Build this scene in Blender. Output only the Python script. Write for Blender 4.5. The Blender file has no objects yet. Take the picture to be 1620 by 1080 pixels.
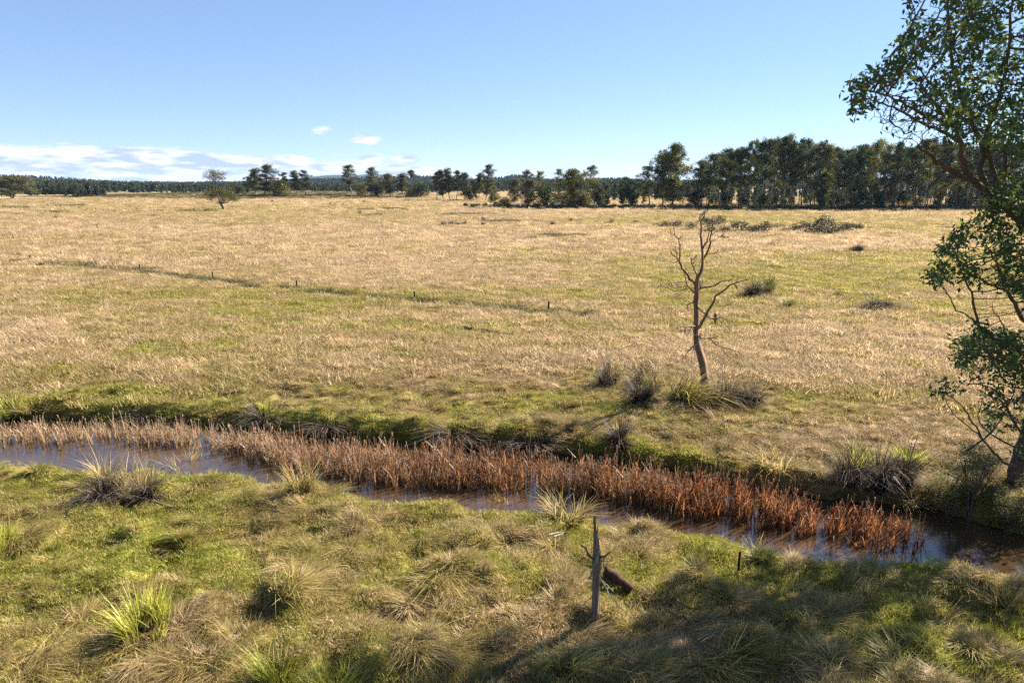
import bpy, math, random
import numpy as np
from mathutils import Vector

# ------------------------------------------------------------------ camera, sky, sun, exposure
FPX, CX, CY = 1080.0, 810.0, 540.0            # focal length and centre in photograph pixels
CAMH = 12.0
PITCH = math.atan((540 - 288) / FPX)          # horizon at row 288
SUN_AZ, SUN_EL = math.radians(35), math.radians(32)   # azimuth from +X towards +Y
scene = bpy.context.scene
COL = scene.collection

cam_d = bpy.data.cameras.new('camera')
cam_d.sensor_width = 36.0
cam_d.lens = 36.0 * FPX / 1620.0
cam_d.clip_start = 0.1
cam_d.clip_end = 60000
cam = bpy.data.objects.new('camera', cam_d)
COL.objects.link(cam)
cam.location = (0, 0, CAMH)
cam.rotation_euler = (math.pi / 2 - PITCH, 0, 0)
scene.camera = cam

world = bpy.data.worlds.new('World')
scene.world = world
world.use_nodes = True
SKY_GAMMA = 0.6
SKY_STRENGTH = 0.093
SUN_STRENGTH = 5.0


def N(nt, typ, **kw):
    n = nt.nodes.new(typ)
    for k, v in kw.items():
        setattr(n, k, v)
    return n


def mathn(nt, op, a, b=None, c=None, clamp=False):
    n = nt.nodes.new('ShaderNodeMath')
    n.operation = op
    n.use_clamp = clamp
    for i, v in enumerate((a, b, c)):
        if v is None:
            continue
        if isinstance(v, (int, float)):
            n.inputs[i].default_value = v
        else:
            nt.links.new(v, n.inputs[i])
    return n.outputs[0]


def smooth(nt, v, lo, hi):
    n = nt.nodes.new('ShaderNodeMapRange')
    n.interpolation_type = 'SMOOTHSTEP'
    n.inputs['From Min'].default_value = lo
    n.inputs['From Max'].default_value = hi
    nt.links.new(v, n.inputs['Value'])
    return n.outputs['Result']


def mixc(nt, fac, a, b, blend='MIX'):
    n = nt.nodes.new('ShaderNodeMix')
    n.data_type = 'RGBA'
    n.blend_type = blend
    if isinstance(fac, (int, float)):
        n.inputs[0].default_value = fac
    else:
        nt.links.new(fac, n.inputs[0])
    for i, v in ((6, a), (7, b)):
        if isinstance(v, (tuple, list)):
            n.inputs[i].default_value = (v[0], v[1], v[2], 1)
        else:
            nt.links.new(v, n.inputs[i])
    return n.outputs[2]


def build_world():
    nt = world.node_tree
    nt.nodes.clear()
    out = N(nt, 'ShaderNodeOutputWorld')
    bg = N(nt, 'ShaderNodeBackground')
    bg.inputs[1].default_value = SKY_STRENGTH
    sky = N(nt, 'ShaderNodeTexSky', sky_type='NISHITA', sun_disc=False)
    sky.sun_elevation = SUN_EL
    sky.sun_rotation = math.pi / 2 - SUN_AZ
    sky.altitude = 3000
    sky.air_density = 1.0
    sky.dust_density = 0.0
    sky.ozone_density = 6.0
    tc = N(nt, 'ShaderNodeTexCoord')
    sep = N(nt, 'ShaderNodeSeparateXYZ')
    nt.links.new(tc.outputs['Generated'], sep.inputs[0])
    az = mathn(nt, 'ARCTAN2', sep.outputs[0], sep.outputs[1])
    az = mathn(nt, 'MULTIPLY', az, 180 / math.pi)
    el = mathn(nt, 'ARCSINE', sep.outputs[2])
    el = mathn(nt, 'MULTIPLY', el, 180 / math.pi)
    comb = N(nt, 'ShaderNodeCombineXYZ')
    nt.links.new(mathn(nt, 'MULTIPLY', az, 0.24), comb.inputs[0])
    nt.links.new(mathn(nt, 'MULTIPLY', el, 1.15), comb.inputs[1])
    n1 = N(nt, 'ShaderNodeTexNoise')
    n1.inputs['Scale'].default_value = 1.0
    n1.inputs['Detail'].default_value = 7
    n1.inputs['Roughness'].default_value = 0.6
    n1.inputs['Distortion'].default_value = 0.3
    nt.links.new(comb.outputs[0], n1.inputs['Vector'])
    n2 = N(nt, 'ShaderNodeTexNoise')
    n2.inputs['Scale'].default_value = 1.9
    n2.inputs['Detail'].default_value = 5
    off = N(nt, 'ShaderNodeVectorMath', operation='ADD')
    off.inputs[1].default_value = (3.3, 0.35, 7.7)
    nt.links.new(comb.outputs[0], off.inputs[0])
    nt.links.new(off.outputs[0], n2.inputs['Vector'])
    # a long bank of low cloud, its top sinking towards the east (right) and breaking up there
    east = smooth(nt, az, -30.0, -9.0)
    top = mathn(nt, 'SUBTRACT', 2.5, mathn(nt, 'MULTIPLY', east, 0.9))
    band = mathn(nt, 'SUBTRACT', top, el)                       # >0 under the top
    band = mathn(nt, 'MULTIPLY', band, 0.55, clamp=False)
    band = mathn(nt, 'MINIMUM', band, 0.34)
    band = mathn(nt, 'MAXIMUM', band, -0.6)
    fade = smooth(nt, az, -16.0, -4.0)
    dens = mathn(nt, 'ADD', n1.outputs['Fac'], band)
    dens = mathn(nt, 'SUBTRACT', dens, mathn(nt, 'MULTIPLY', fade, 0.32))
    cov = smooth(nt, dens, 0.46, 0.63)
    # a few small separate clouds above the bank
    for (a0, e0, ra, re) in ((-11.75, 3.35, 1.25, .55), (-14.9, 3.85, .85, .36), (-8.4, 1.75, 1.5, .6), (-11.4, 1.75, 1.5, .6),
                             (-38.6, 5.2, 1.6, .25), (.4, 6.2, .5, .12), (-7.9, .9, 2.4, .5)):
        da = mathn(nt, 'DIVIDE', mathn(nt, 'SUBTRACT', az, a0), ra)
        de = mathn(nt, 'DIVIDE', mathn(nt, 'SUBTRACT', el, e0), re)
        r2 = mathn(nt, 'SQRT', mathn(nt, 'ADD', mathn(nt, 'MULTIPLY', da, da), mathn(nt, 'MULTIPLY', de, de)))
        v = mathn(nt, 'SUBTRACT', mathn(nt, 'ADD', mathn(nt, 'MULTIPLY', n2.outputs['Fac'], 1.5), 0.35), r2)
        c = smooth(nt, v, 0.05, 0.75)
        if e0 > 5:
            c = mathn(nt, 'MULTIPLY', c, 0.25)
        cov = mathn(nt, 'MAXIMUM', cov, c)
    lit = smooth(nt, n2.outputs['Fac'], 0.36, 0.62)
    ccol = mixc(nt, lit, (1.75, 2.1, 2.7), (3.35, 3.4, 3.5))
    cov = mathn(nt, 'MULTIPLY', cov, 0.93)
    hsv = N(nt, 'ShaderNodeHueSaturation')
    hsv.inputs['Saturation'].default_value = 1.03
    gm = N(nt, 'ShaderNodeGamma')
    gm.inputs['Gamma'].default_value = SKY_GAMMA
    nt.links.new(sky.outputs[0], gm.inputs['Color'])
    nt.links.new(gm.outputs[0], hsv.inputs['Color'])
    tint = mixc(nt, 1.0, hsv.outputs[0], (0.96, 0.985, 1.08), 'MULTIPLY')
    nt.links.new(mixc(nt, cov, tint, ccol), bg.inputs[0])
    nt.links.new(bg.outputs[0], out.inputs[0])


build_world()

sun_d = bpy.data.lights.new('sun', 'SUN')
sun_d.energy = SUN_STRENGTH
sun_d.angle = math.radians(0.53)
sun_d.color = (1.0, 0.93, 0.82)
sun = bpy.data.objects.new('sun', sun_d)
COL.objects.link(sun)
SUNV = Vector((math.cos(SUN_EL) * math.cos(SUN_AZ), math.cos(SUN_EL) * math.sin(SUN_AZ), math.sin(SUN_EL)))
sun.rotation_euler = SUNV.to_track_quat('Z', 'Y').to_euler()

vs = scene.view_settings
vs.view_transform = 'Standard'
vs.look = 'None'
vs.gamma = 1.0
vs.exposure = 1.86
vs.use_curve_mapping = False
cy = scene.cycles
cy.use_denoising = False
cy.use_adaptive_sampling = True
cy.adaptive_threshold = 0.008
cy.max_bounces = 6
cy.diffuse_bounces = 3
cy.glossy_bounces = 3
cy.transmission_bounces = 4
cy.transparent_max_bounces = 8
cy.volume_bounces = 0
cy.caustics_reflective = False
cy.caustics_refractive = False

# ------------------------------------------------------------------ projection helpers
CP, SP = math.cos(PITCH), math.sin(PITCH)


def ray(px, py):
    a, b = (px - CX) / FPX, (CY - py) / FPX
    return np.array((a, CP + b * SP, -SP + b * CP))


def at_z(px, py, z):
    d = ray(px, py)
    t = (z - CAMH) / d[2]
    return np.array((0, 0, CAMH)) + d * t


def at_y(px, py, Y):
    d = ray(px, py)
    return np.array((0, 0, CAMH)) + d * (Y / d[1])


def project(P):
    P = np.atleast_2d(P)
    v = P - np.array((0, 0, CAMH))
    dep = v[:, 1] * CP - v[:, 2] * SP
    up = v[:, 1] * SP + v[:, 2] * CP
    return np.stack([CX + FPX * v[:, 0] / dep, CY - FPX * up / dep, dep], 1)


# ------------------------------------------------------------------ noise and terrain
def _hash(ix, iy, seed):
    h = (ix.astype(np.int64) * 374761393 + iy.astype(np.int64) * 668265263 + seed * 974711) & 0x7fffffff
    h = ((h ^ (h >> 13)) * 1274126177) & 0x7fffffff
    return ((h ^ (h >> 16)) & 0xffff) / 65535.0


def vnoise(x, y, seed=0):
    ix, iy = np.floor(x), np.floor(y)
    fx, fy = x - ix, y - iy
    fx = fx * fx * (3 - 2 * fx)
    fy = fy * fy * (3 - 2 * fy)
    a, b = _hash(ix, iy, seed), _hash(ix + 1, iy, seed)
    c, d = _hash(ix, iy + 1, seed), _hash(ix + 1, iy + 1, seed)
    return (a * (1 - fx) + b * fx) * (1 - fy) + (c * (1 - fx) + d * fx) * fy


def fbm(x, y, scale, octv=4, seed=0, sx=1.0):
    x, y = np.asarray(x, float) / scale / sx, np.asarray(y, float) / scale
    s, a, t = 0, 1.0, 0
    for o in range(octv):
        ca, sa = math.cos(o * 1.1 + .3), math.sin(o * 1.1 + .3)
        if sx != 1.0:
            ca, sa = 1, 0
        s = s + a * vnoise((x * ca - y * sa) * 2 ** o + o * 17.3, (x * sa + y * ca) * 2 ** o + o * 9.1, seed + o)
        t += a
        a *= .5
    return s / t - .5          # about -.4 .. .4


def sstep(a, b, x):
    t = np.clip((x - a) / (b - a), 0, 1)
    return t * t * (3 - 2 * t)


WATER_Z = -1.0
near_px = [(-80, 724), (0, 733), (60, 742), (130, 751), (250, 755), (330, 757), (400, 765), (450, 771), (540, 784), (600, 792), (700, 800), (800, 806),
           (900, 818), (960, 826), (1050, 836), (1100, 849), (1180, 860), (1260, 878), (1330, 886), (1400, 893), (1450, 899), (1520, 905),
           (1570, 914), (1620, 922), (1720, 940)]
far_px = [(-80, 664), (0, 664), (140, 663), (300, 668), (420, 680), (600, 697), (700, 704), (850, 714), (950, 725), (1050, 741), (1100, 752),
          (1200, 772), (1300, 788), (1400, 799), (1480, 806), (1540, 825), (1620, 845), (1720, 865)]
NE = np.array([at_z(x, y, -0.12) for x, y in near_px])
NE[:, 1] += 0.85
FE = np.array([at_z(x, y, WATER_Z) for x, y in far_px])


def lin_ext(x, E):
    x = np.asarray(x, float)
    v = np.interp(x, E[:, 0], E[:, 1])
    s0 = -.10
    s1 = -.30
    v = np.where(x < E[0, 0], E[0, 1] + (x - E[0, 0]) * s0, v)
    v = np.where(x > E[-1, 0], E[-1, 1] + (x - E[-1, 0]) * s1, v)
    return v


FENCE_PX = [(48, 413), (222, 430), (337, 443), (470, 457), (656, 474), (868, 491), (1131, 512)]
FENCE_W = np.array([at_z(x, y, 0) for x, y in FENCE_PX])


def shore(x):
    return lin_ext(x, NE), lin_ext(x, FE)


def terrain(x, y, detail=True):
    x, y = np.asarray(x, float), np.asarray(y, float)
    r = np.hypot(x, y)
    yn, yf = shore(x)
    wob = 0.5 * fbm(x, y, 2.2, 3, 5)
    t = np.minimum(y - yn, yf - y) + wob
    ch = np.where(yf - y < y - yn, sstep(-.75, 0.6, t), sstep(-1.15, 0.9, t))
    z = 0.5 * fbm(x, y, 60, 3, 11) * sstep(40, 110, r)
    # low rise with dark rushes, left of centre
    z = z + 4.0 * np.exp(-((x + 195) / 130) ** 2 - ((y - 600) / 62) ** 2)
    # shallow swale along the creek
    z = z - 0.25 * sstep(6, 0, np.abs(t + 1.5))
    if detail:
        near = 1 - sstep(42, 75, r)
        hum = fbm(x, y, 1.7, 3, 21)
        lump = np.maximum(fbm(x, y, .95, 2, 31) + .02, 0)
        bankw = np.exp(-np.maximum(y - yf - 1, 0) / 2.5) * (y > yf - 1) + (y < yn + 1.0) * 1.0
        z = z + near * ((0.10 + .70 * bankw) * hum + (.12 + .85 * bankw) * lump * (1 - ch))
        z = z + 0.10 * fbm(x, y, 4.5, 2, 41) * (1 - sstep(150, 300, r))
        # old wheel ruts on the near bank
        yr = 20.6 - 0.10 * x + .5 * np.sin(x * .35)
        z = z - .16 * np.exp(-((y - yr) / .35) ** 2) * (x < 2)
    yl = np.interp(x, FENCE_W[:, 0], FENCE_W[:, 1])
    z = z - .30 * np.exp(-((y - yl + 1.1) / .8) ** 2) * (x < 30) * (.6 + 1.5 * np.maximum(fbm(x, y, 7, 2, 66), -.3))
    z = z - 1.75 * ch
    return z


def tz(x, y):
    return float(terrain(np.array([x]), np.array([y]))[0])


def ground_at(px, py):
    """first hit of the view ray through a photograph pixel with the terrain"""
    d = ray(px, py)
    lo = 6.0
    ts = np.concatenate([np.arange(10, 120, .1), np.geomspace(120, 3000, 3000)])
    P = np.array((0, 0, CAMH)) + d * ts[:, None]
    h = terrain(P[:, 0], P[:, 1], True)
    i = np.argmax(P[:, 2] < h)
    if P[i, 2] >= h[i]:
        return at_z(px, py, 0)
    p = P[i].copy()
    p[2] = tz(p[0], p[1])
    return p


def dryness(x, y):
    """0 = green, 1 = straw"""
    x, y = np.asarray(x, float), np.asarray(y, float)
    yn, yf = shore(x)
    near = y < yn + .6
    nb = 0.47 + 1.0 * fbm(x, y, 3.2, 4, 51, 1.7) + .55 * fbm(x, y, .8, 3, 52)
    nb = nb - .28 * np.exp(-((yn - y) / 1.3) ** 2) + .0
    # far side
    da = y - yf
    fb = 0.80 + .85 * fbm(x, y, 9, 4, 61, 2.2) + .85 * fbm(x, y, 1.7, 3, 62, 1.6) + .6 * fbm(x, y, 45, 2, 63, 1.8)
    fb = fb - .36 * np.exp(-np.maximum(da, 0) / 3.2)
    # olive tract right of the dead tree
    fb = fb - .44 * np.exp(-((x - 42) / 34) ** 2 - ((y - 96) / 24) ** 2) * (1 + 1.5 * fbm(x, y, 12, 3, 64, 2.5))
    fb = fb - .16 * np.exp(-((x - 0) / 60) ** 2 - ((y - 76) / 14) ** 2)
    fb = fb - .22 * np.exp(-((x - 110) / 60) ** 2 - ((y - 215) / 30) ** 2)
    # trodden strip along the old fence
    yl = np.interp(x, FENCE_W[:, 0], FENCE_W[:, 1])
    fb = fb - .32 * np.exp(-((y - yl + .8) / 1.5) ** 2) * (.7 + 1.2 * fbm(x, y, 5, 2, 65)) * (x < 30)
    fb = np.maximum(fb, .30 + .25 * sstep(60, 140, y))
    return np.clip(np.where(near, nb, fb), 0, 1)


# ------------------------------------------------------------------ mesh helpers
class MB:
    """collects vertices, faces and per-vertex values; build() links ONE mesh object"""
    def __init__(self):
        self.v, self.f, self.a, self.b, self.n = [], [], [], [], 0

    def add(self, V, F, a=None, b=None):
        V = np.asarray(V, float)
        k = len(V)
        self.v.append(V)
        self.f.append((np.asarray(F, int) + self.n))
        self.a.append(np.full(k, 0.5) if a is None else np.broadcast_to(np.asarray(a, float), (k,)))
        self.b.append(np.full(k, 0.5) if b is None else np.broadcast_to(np.asarray(b, float), (k,)))
        self.n += k

    def mesh(self, name, mat, smooth_shade=False):
        me = bpy.data.meshes.new(name)
        V = np.concatenate(self.v)
        fl = [q for F in self.f for q in F.tolist()]
        me.from_pydata(V.tolist(), [], fl)
        for nm, arr in (('var', self.a), ('tip', self.b)):
            at = me.attributes.new(nm, 'FLOAT', 'POINT')
            at.data.foreach_set('value', np.concatenate(arr).astype(np.float32))
        me.materials.append(mat)
        if smooth_shade:
            me.polygons.foreach_set('use_smooth', np.ones(len(me.polygons), bool))
        me.update()
        return me

    def build(self, name, mat, parent=None, smooth_shade=False):
        return link(name, self.mesh(name, mat, smooth_shade), parent)


def link(name, data, parent=None):
    o = bpy.data.objects.new(name, data)
    COL.objects.link(o)
    if parent is not None:
        o.parent = parent
    return o


def tag(o, label=None, cat=None, group=None, kind=None):
    if label:
        o['label'] = label
    if cat:
        o['category'] = cat
    if group:
        o['group'] = group
    if kind:
        o['kind'] = kind
    return o


def copy_tree(o, parent=None):
    c = o.copy()
    COL.objects.link(c)
    c.parent = parent
    for ch in o.children:
        copy_tree(ch, c)
    return c


def tube(mb, pts, rad, sides=6, var=.5, rough=0.0, rng=None, cap=True):
    pts = np.asarray(pts, float)
    rad = np.broadcast_to(np.asarray(rad, float), (len(pts),))
    T = np.gradient(pts, axis=0)
    T /= np.linalg.norm(T, axis=1)[:, None] + 1e-9
    ref = np.array((.31, .85, .42))
    rings = []
    ang = np.arange(sides) / sides * 2 * math.pi
    for i in range(len(pts)):
        u = np.cross(T[i], ref)
        u /= np.linalg.norm(u) + 1e-9
        w = np.cross(T[i], u)
        rr = np.full(sides, rad[i])
        if rough and rng is not None:
            rr = rr * (1 + rough * rng.standard_normal(sides))
        rings.append(pts[i] + (np.cos(ang)[:, None] * u + np.sin(ang)[:, None] * w) * rr[:, None])
    V = np.concatenate(rings)
    F = []
    for i in range(len(pts) - 1):
        for j in range(sides):
            k = (j + 1) % sides
            F.append((i * sides + j, i * sides + k, (i + 1) * sides + k, (i + 1) * sides + j))
    mb.add(V, F, var, np.repeat(np.linspace(0, 1, len(pts)), sides))
    if cap and sides > 2:
        for ring, rev in ((rings[-1], False), (rings[0], True)):
            V = np.concatenate([ring, ring.mean(0)[None]])
            mb.add(V, [(j, (j + 1) % sides, sides) if not rev else ((j + 1) % sides, j, sides) for j in range(sides)], var, .5)


def spline(pts, n):
    """Catmull-Rom resample of rows"""
    P = np.asarray(pts, float)
    if len(P) == 2:
        t = np.linspace(0, 1, n)[:, None]
        return P[0] * (1 - t) + P[1] * t
    Q = np.concatenate([2 * P[:1] - P[1:2], P, 2 * P[-1:] - P[-2:-1]])
    out = []
    for t in np.linspace(0, len(P) - 1, n):
        i = min(int(t), len(P) - 2)
        f = t - i
        a, b, c, d = Q[i], Q[i + 1], Q[i + 2], Q[i + 3]
        out.append(.5 * ((2 * b) + (c - a) * f + (2 * a - 5 * b + 4 * c - d) * f * f + (3 * b - a - 3 * c + d) * f ** 3))
    return np.array(out)


def leaves(mb, C, size, rng, aspect=.5, down=0.0, var=None, flat=0.0):
    """diamond leaves, folded slightly along the midrib"""
    n = len(C)
    d = rng.standard_normal((n, 3))
    d[:, 2] = d[:, 2] * (1 - flat) - down * 1.5
    d /= np.linalg.norm(d, axis=1)[:, None]
    e = rng.standard_normal((n, 3))
    s = np.cross(d, e)
    s /= np.linalg.norm(s, axis=1)[:, None] + 1e-9
    L = size * rng.uniform(.65, 1.35, n)[:, None]
    W = L * aspect
    V = np.stack([C, C + d * L * .45 + s * W * .5, C + d * L, C + d * L * .45 - s * W * .5], 1).reshape(-1, 3)
    i = np.arange(n)[:, None] * 4
    F = np.concatenate([i, i + 1, i + 2, i + 3], 1)
    if var is None:
        var = rng.uniform(0, 1, n)
    mb.add(V, F, np.repeat(var, 4), .5)


def blades(mb, rng, n, R, h, w, lean=.35, droop=.3, segs=2, heading=None, root=None, hvar=.35, spread=1.0, zoff=0.0):
    """n grass blades rooted in a disc of radius R"""
    rr = R * np.sqrt(rng.uniform(0, 1, n))
    a = rng.uniform(0, 2 * math.pi, n)
    root_ = np.stack([rr * np.cos(a), rr * np.sin(a), np.full(n, zoff)], 1)
    if root is not None:
        root_ = root_ + root
    hd = rng.uniform(0, 2 * math.pi, n) if heading is None else heading + rng.normal(0, spread, n)
    if heading is None and spread != 1.0:
        hd = a + rng.normal(0, spread, n)            # fan outwards
    H = h * rng.uniform(1 - hvar, 1 + hvar, n)
    le = np.abs(rng.normal(lean, lean * .45, n))
    dr = np.clip(rng.normal(droop, droop * .4, n), 0, 1.2)
    dx, dy = np.cos(hd), np.sin(hd)
    tw = hd + math.pi / 2 + rng.normal(0, .6, n)
    sx, sy = np.cos(tw), np.sin(tw)
    W = w * rng.uniform(.6, 1.3, n)
    rows = []
    for k in range(segs + 1):
        s = k / segs
        hor = H * (le * s + dr * s * s)
        ver = H * (s - .62 * dr * s * s)
        c = root_ + np.stack([dx * hor, dy * hor, ver], 1)
        ww = W * (1 - .88 * s ** 1.6) * .5
        o = np.stack([sx * ww, sy * ww, 0 * ww], 1)
        rows += [c - o, c + o]
    V = np.stack(rows, 1).reshape(-1, 3)
    m = 2 * (segs + 1)
    base = np.arange(n)[:, None] * m
    F = np.concatenate([base + np.array([2 * k, 2 * k + 1, 2 * k + 3, 2 * k + 2]) for k in range(segs)], 0)
    tip = np.tile(np.repeat(np.arange(segs + 1) / segs, 2), n)
    mb.add(V, F, np.repeat(rng.uniform(0, 1, n), m), tip)


# ------------------------------------------------------------------ materials
def new_mat(name):
    m = bpy.data.materials.new(name)
    m.use_nodes = True
    m.node_tree.nodes.clear()
    return m, m.node_tree


def attr(nt, name, typ='GEOMETRY'):
    n = N(nt, 'ShaderNodeAttribute', attribute_name=name, attribute_type=typ)
    return n.outputs['Fac']


def ramp(nt, fac, stops):
    n = N(nt, 'ShaderNodeValToRGB')
    el = n.color_ramp.elements
    while len(el) < len(stops):
        el.new(.5)
    for e, (p, c) in zip(el, stops):
        e.position = p
        e.color = (c[0], c[1], c[2], 1)
    nt.links.new(fac, n.inputs[0])
    return n.outputs[0]


def leafy(nt, col, transl=.3, gloss=.06, rough=.45):
    out = N(nt, 'ShaderNodeOutputMaterial')
    d = N(nt, 'ShaderNodeBsdfDiffuse')
    t = N(nt, 'ShaderNodeBsdfTranslucent')
    nt.links.new(col, d.inputs[0])
    nt.links.new(col, t.inputs[0])
    m = N(nt, 'ShaderNodeMixShader')
    m.inputs[0].default_value = transl
    nt.links.new(d.outputs[0], m.inputs[1])
    nt.links.new(t.outputs[0], m.inputs[2])
    last = m
    if gloss:
        g = N(nt, 'ShaderNodeBsdfGlossy')
        g.inputs['Roughness'].default_value = rough
        g.inputs['Color'].default_value = (.9, .9, .9, 1)
        m2 = N(nt, 'ShaderNodeMixShader')
        m2.inputs[0].default_value = gloss
        nt.links.new(m.outputs[0], m2.inputs[1])
        nt.links.new(g.outputs[0], m2.inputs[2])
        last = m2
    nt.links.new(last.outputs[0], out.inputs[0])


def grade(nt, col, fac, lo=.7, hi=1.25):
    """multiply a colour by lo..hi according to fac"""
    mr = N(nt, 'ShaderNodeMapRange')
    mr.inputs['To Min'].default_value = lo
    mr.inputs['To Max'].default_value = hi
    nt.links.new(fac, mr.inputs['Value'])
    vm = N(nt, 'ShaderNodeVectorMath', operation='SCALE')
    nt.links.new(col, vm.inputs[0])
    nt.links.new(mr.outputs[0], vm.inputs['Scale'])
    return vm.outputs[0]


GRASS_RAMP = [(0.0, (.22, .265, .024)), (.28, (.315, .30, .045)), (.55, (.37, .30, .10)), (.80, (.42, .30, .15)), (1.0, (.525, .39, .235))]


def mat_grass():
    m, nt = new_mat('grass_blades')
    dry = attr(nt, 'dry', 'INSTANCER')
    v = attr(nt, 'var')
    oi = N(nt, 'ShaderNodeObjectInfo')
    f = mathn(nt, 'ADD', dry, mathn(nt, 'MULTIPLY', mathn(nt, 'SUBTRACT', v, .5), .45))
    f = mathn(nt, 'ADD', f, mathn(nt, 'MULTIPLY', mathn(nt, 'SUBTRACT', oi.outputs['Random'], .5), .30), clamp=True)
    c = ramp(nt, f, GRASS_RAMP)
    c = grade(nt, c, oi.outputs['Random'], .72, 1.2)
    c = grade(nt, c, v, .72, 1.28)
    leafy(nt, c, .48, .015, .45)
    return m


def mat_ground():
    m, nt = new_mat('ground_turf')
    out = N(nt, 'ShaderNodeOutputMaterial')
    b = N(nt, 'ShaderNodeBsdfPrincipled')
    b.inputs['Roughness'].default_value = .95
    b.inputs['Specular IOR Level'].default_value = .1
    dry = attr(nt, 'dry')
    geo = N(nt, 'ShaderNodeNewGeometry')
    mp = N(nt, 'ShaderNodeMapping')
    mp.inputs['Scale'].default_value = (.55, 1, 1)
    nt.links.new(geo.outputs['Position'], mp.inputs[0])

    def nz(scale, det, rough=.6):
        n = N(nt, 'ShaderNodeTexNoise')
        n.inputs['Scale'].default_value = scale
        n.inputs['Detail'].default_value = det
        n.inputs['Roughness'].default_value = rough
        nt.links.new(mp.outputs[0], n.inputs['Vector'])
        return n.outputs['Fac']
    big = nz(.035, 6, .65)
    mid = nz(.35, 6, .7)
    fine = nz(3.2, 5, .75)
    f = mathn(nt, 'ADD', dry, mathn(nt, 'MULTIPLY', mathn(nt, 'SUBTRACT', mid, .5), .55))
    f = mathn(nt, 'ADD', f, mathn(nt, 'MULTIPLY', mathn(nt, 'SUBTRACT', big, .5), .45))
    f = mathn(nt, 'ADD', f, mathn(nt, 'MULTIPLY', mathn(nt, 'SUBTRACT', fine, .5), .5), clamp=True)
    c = ramp(nt, f, GRASS_RAMP)
    c = grade(nt, c, fine, .35, 1.05)
    mud = attr(nt, 'mud')
    c = mixc(nt, mud, c, (.055, .038, .022))
    nt.links.new(c, b.inputs['Base Color'])
    bp = N(nt, 'ShaderNodeBump')
    bp.inputs['Strength'].default_value = .6
    bp.inputs['Distance'].default_value = .25
    nt.links.new(mathn(nt, 'ADD', mathn(nt, 'MULTIPLY', mid, 1.5), fine), bp.inputs['Height'])
    nt.links.new(bp.outputs[0], b.inputs['Normal'])
    nt.links.new(b.outputs[0], out.inputs[0])
    return m


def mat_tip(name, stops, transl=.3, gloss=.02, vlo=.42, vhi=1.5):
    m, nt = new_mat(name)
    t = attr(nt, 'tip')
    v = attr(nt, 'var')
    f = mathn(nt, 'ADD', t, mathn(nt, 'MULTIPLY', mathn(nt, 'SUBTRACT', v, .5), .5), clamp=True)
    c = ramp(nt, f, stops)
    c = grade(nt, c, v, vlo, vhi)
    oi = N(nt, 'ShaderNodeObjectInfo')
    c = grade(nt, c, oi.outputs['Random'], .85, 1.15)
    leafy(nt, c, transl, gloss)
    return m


def mat_leaf(name, c0, c1, transl=.3, gloss=.02, rough=.45, c2=None):
    m, nt = new_mat(name)
    v = attr(nt, 'var')
    st = [(0, c0), (.85, c1)] + ([(1, c2)] if c2 else [])
    c = ramp(nt, v, st)
    oi = N(nt, 'ShaderNodeObjectInfo')
    c = grade(nt, c, oi.outputs['Random'], .8, 1.25)
    leafy(nt, c, transl, gloss, rough)
    return m


def mat_bark(name, c0, c1, scale=6, bump=.5, stretch=5.0):
    m, nt = new_mat(name)
    out = N(nt, 'ShaderNodeOutputMaterial')
    b = N(nt, 'ShaderNodeBsdfPrincipled')
    b.inputs['Roughness'].default_value = .85
    b.inputs['Specular IOR Level'].default_value = .2
    tc = N(nt, 'ShaderNodeTexCoord')
    mp = N(nt, 'ShaderNodeMapping')
    mp.inputs['Scale'].default_value = (1, 1, 1 / stretch)
    nt.links.new(tc.outputs['Object'], mp.inputs[0])
    n = N(nt, 'ShaderNodeTexNoise')
    n.inputs['Scale'].default_value = scale
    n.inputs['Detail'].default_value = 6
    n.inputs['Roughness'].default_value = .7
    nt.links.new(mp.outputs[0], n.inputs['Vector'])
    nt.links.new(ramp(nt, n.outputs['Fac'], [(.3, c0), (.68, c1)]), b.inputs['Base Color'])
    bp = N(nt, 'ShaderNodeBump')
    bp.inputs['Strength'].default_value = bump
    bp.inputs['Distance'].default_value = .05
    nt.links.new(n.outputs['Fac'], bp.inputs['Height'])
    nt.links.new(bp.outputs[0], b.inputs['Normal'])
    nt.links.new(b.outputs[0], out.inputs[0])
    return m


def mat_water():
    m, nt = new_mat('creek_water')
    out = N(nt, 'ShaderNodeOutputMaterial')
    b = N(nt, 'ShaderNodeBsdfPrincipled')
    geo = N(nt, 'ShaderNodeNewGeometry')
    n = N(nt, 'ShaderNodeTexNoise')
    n.inputs['Scale'].default_value = .35
    n.inputs['Detail'].default_value = 3
    nt.links.new(geo.outputs['Position'], n.inputs['Vector'])
    nt.links.new(ramp(nt, n.outputs['Fac'], [(.35, (.03, .018, .012)), (.7, (.085, .048, .02))]), b.inputs['Base Color'])
    b.inputs['Roughness'].default_value = .03
    b.inputs['IOR'].default_value = 2.15
    mp = N(nt, 'ShaderNodeMapping')
    mp.inputs['Rotation'].default_value = (0, 0, .5)
    mp.inputs['Scale'].default_value = (1, 2.2, 1)
    nt.links.new(geo.outputs['Position'], mp.inputs[0])
    w = N(nt, 'ShaderNodeTexNoise')
    w.inputs['Scale'].default_value = 2.6
    w.inputs['Detail'].default_value = 3
    nt.links.new(mp.outputs[0], w.inputs['Vector'])
    bp = N(nt, 'ShaderNodeBump')
    bp.inputs['Strength'].default_value = .16
    bp.inputs['Distance'].default_value = .06
    nt.links.new(w.outputs['Fac'], bp.inputs['Height'])
    nt.links.new(bp.outputs[0], b.inputs['Normal'])
    nt.links.new(b.outputs[0], out.inputs[0])
    return m


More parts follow.
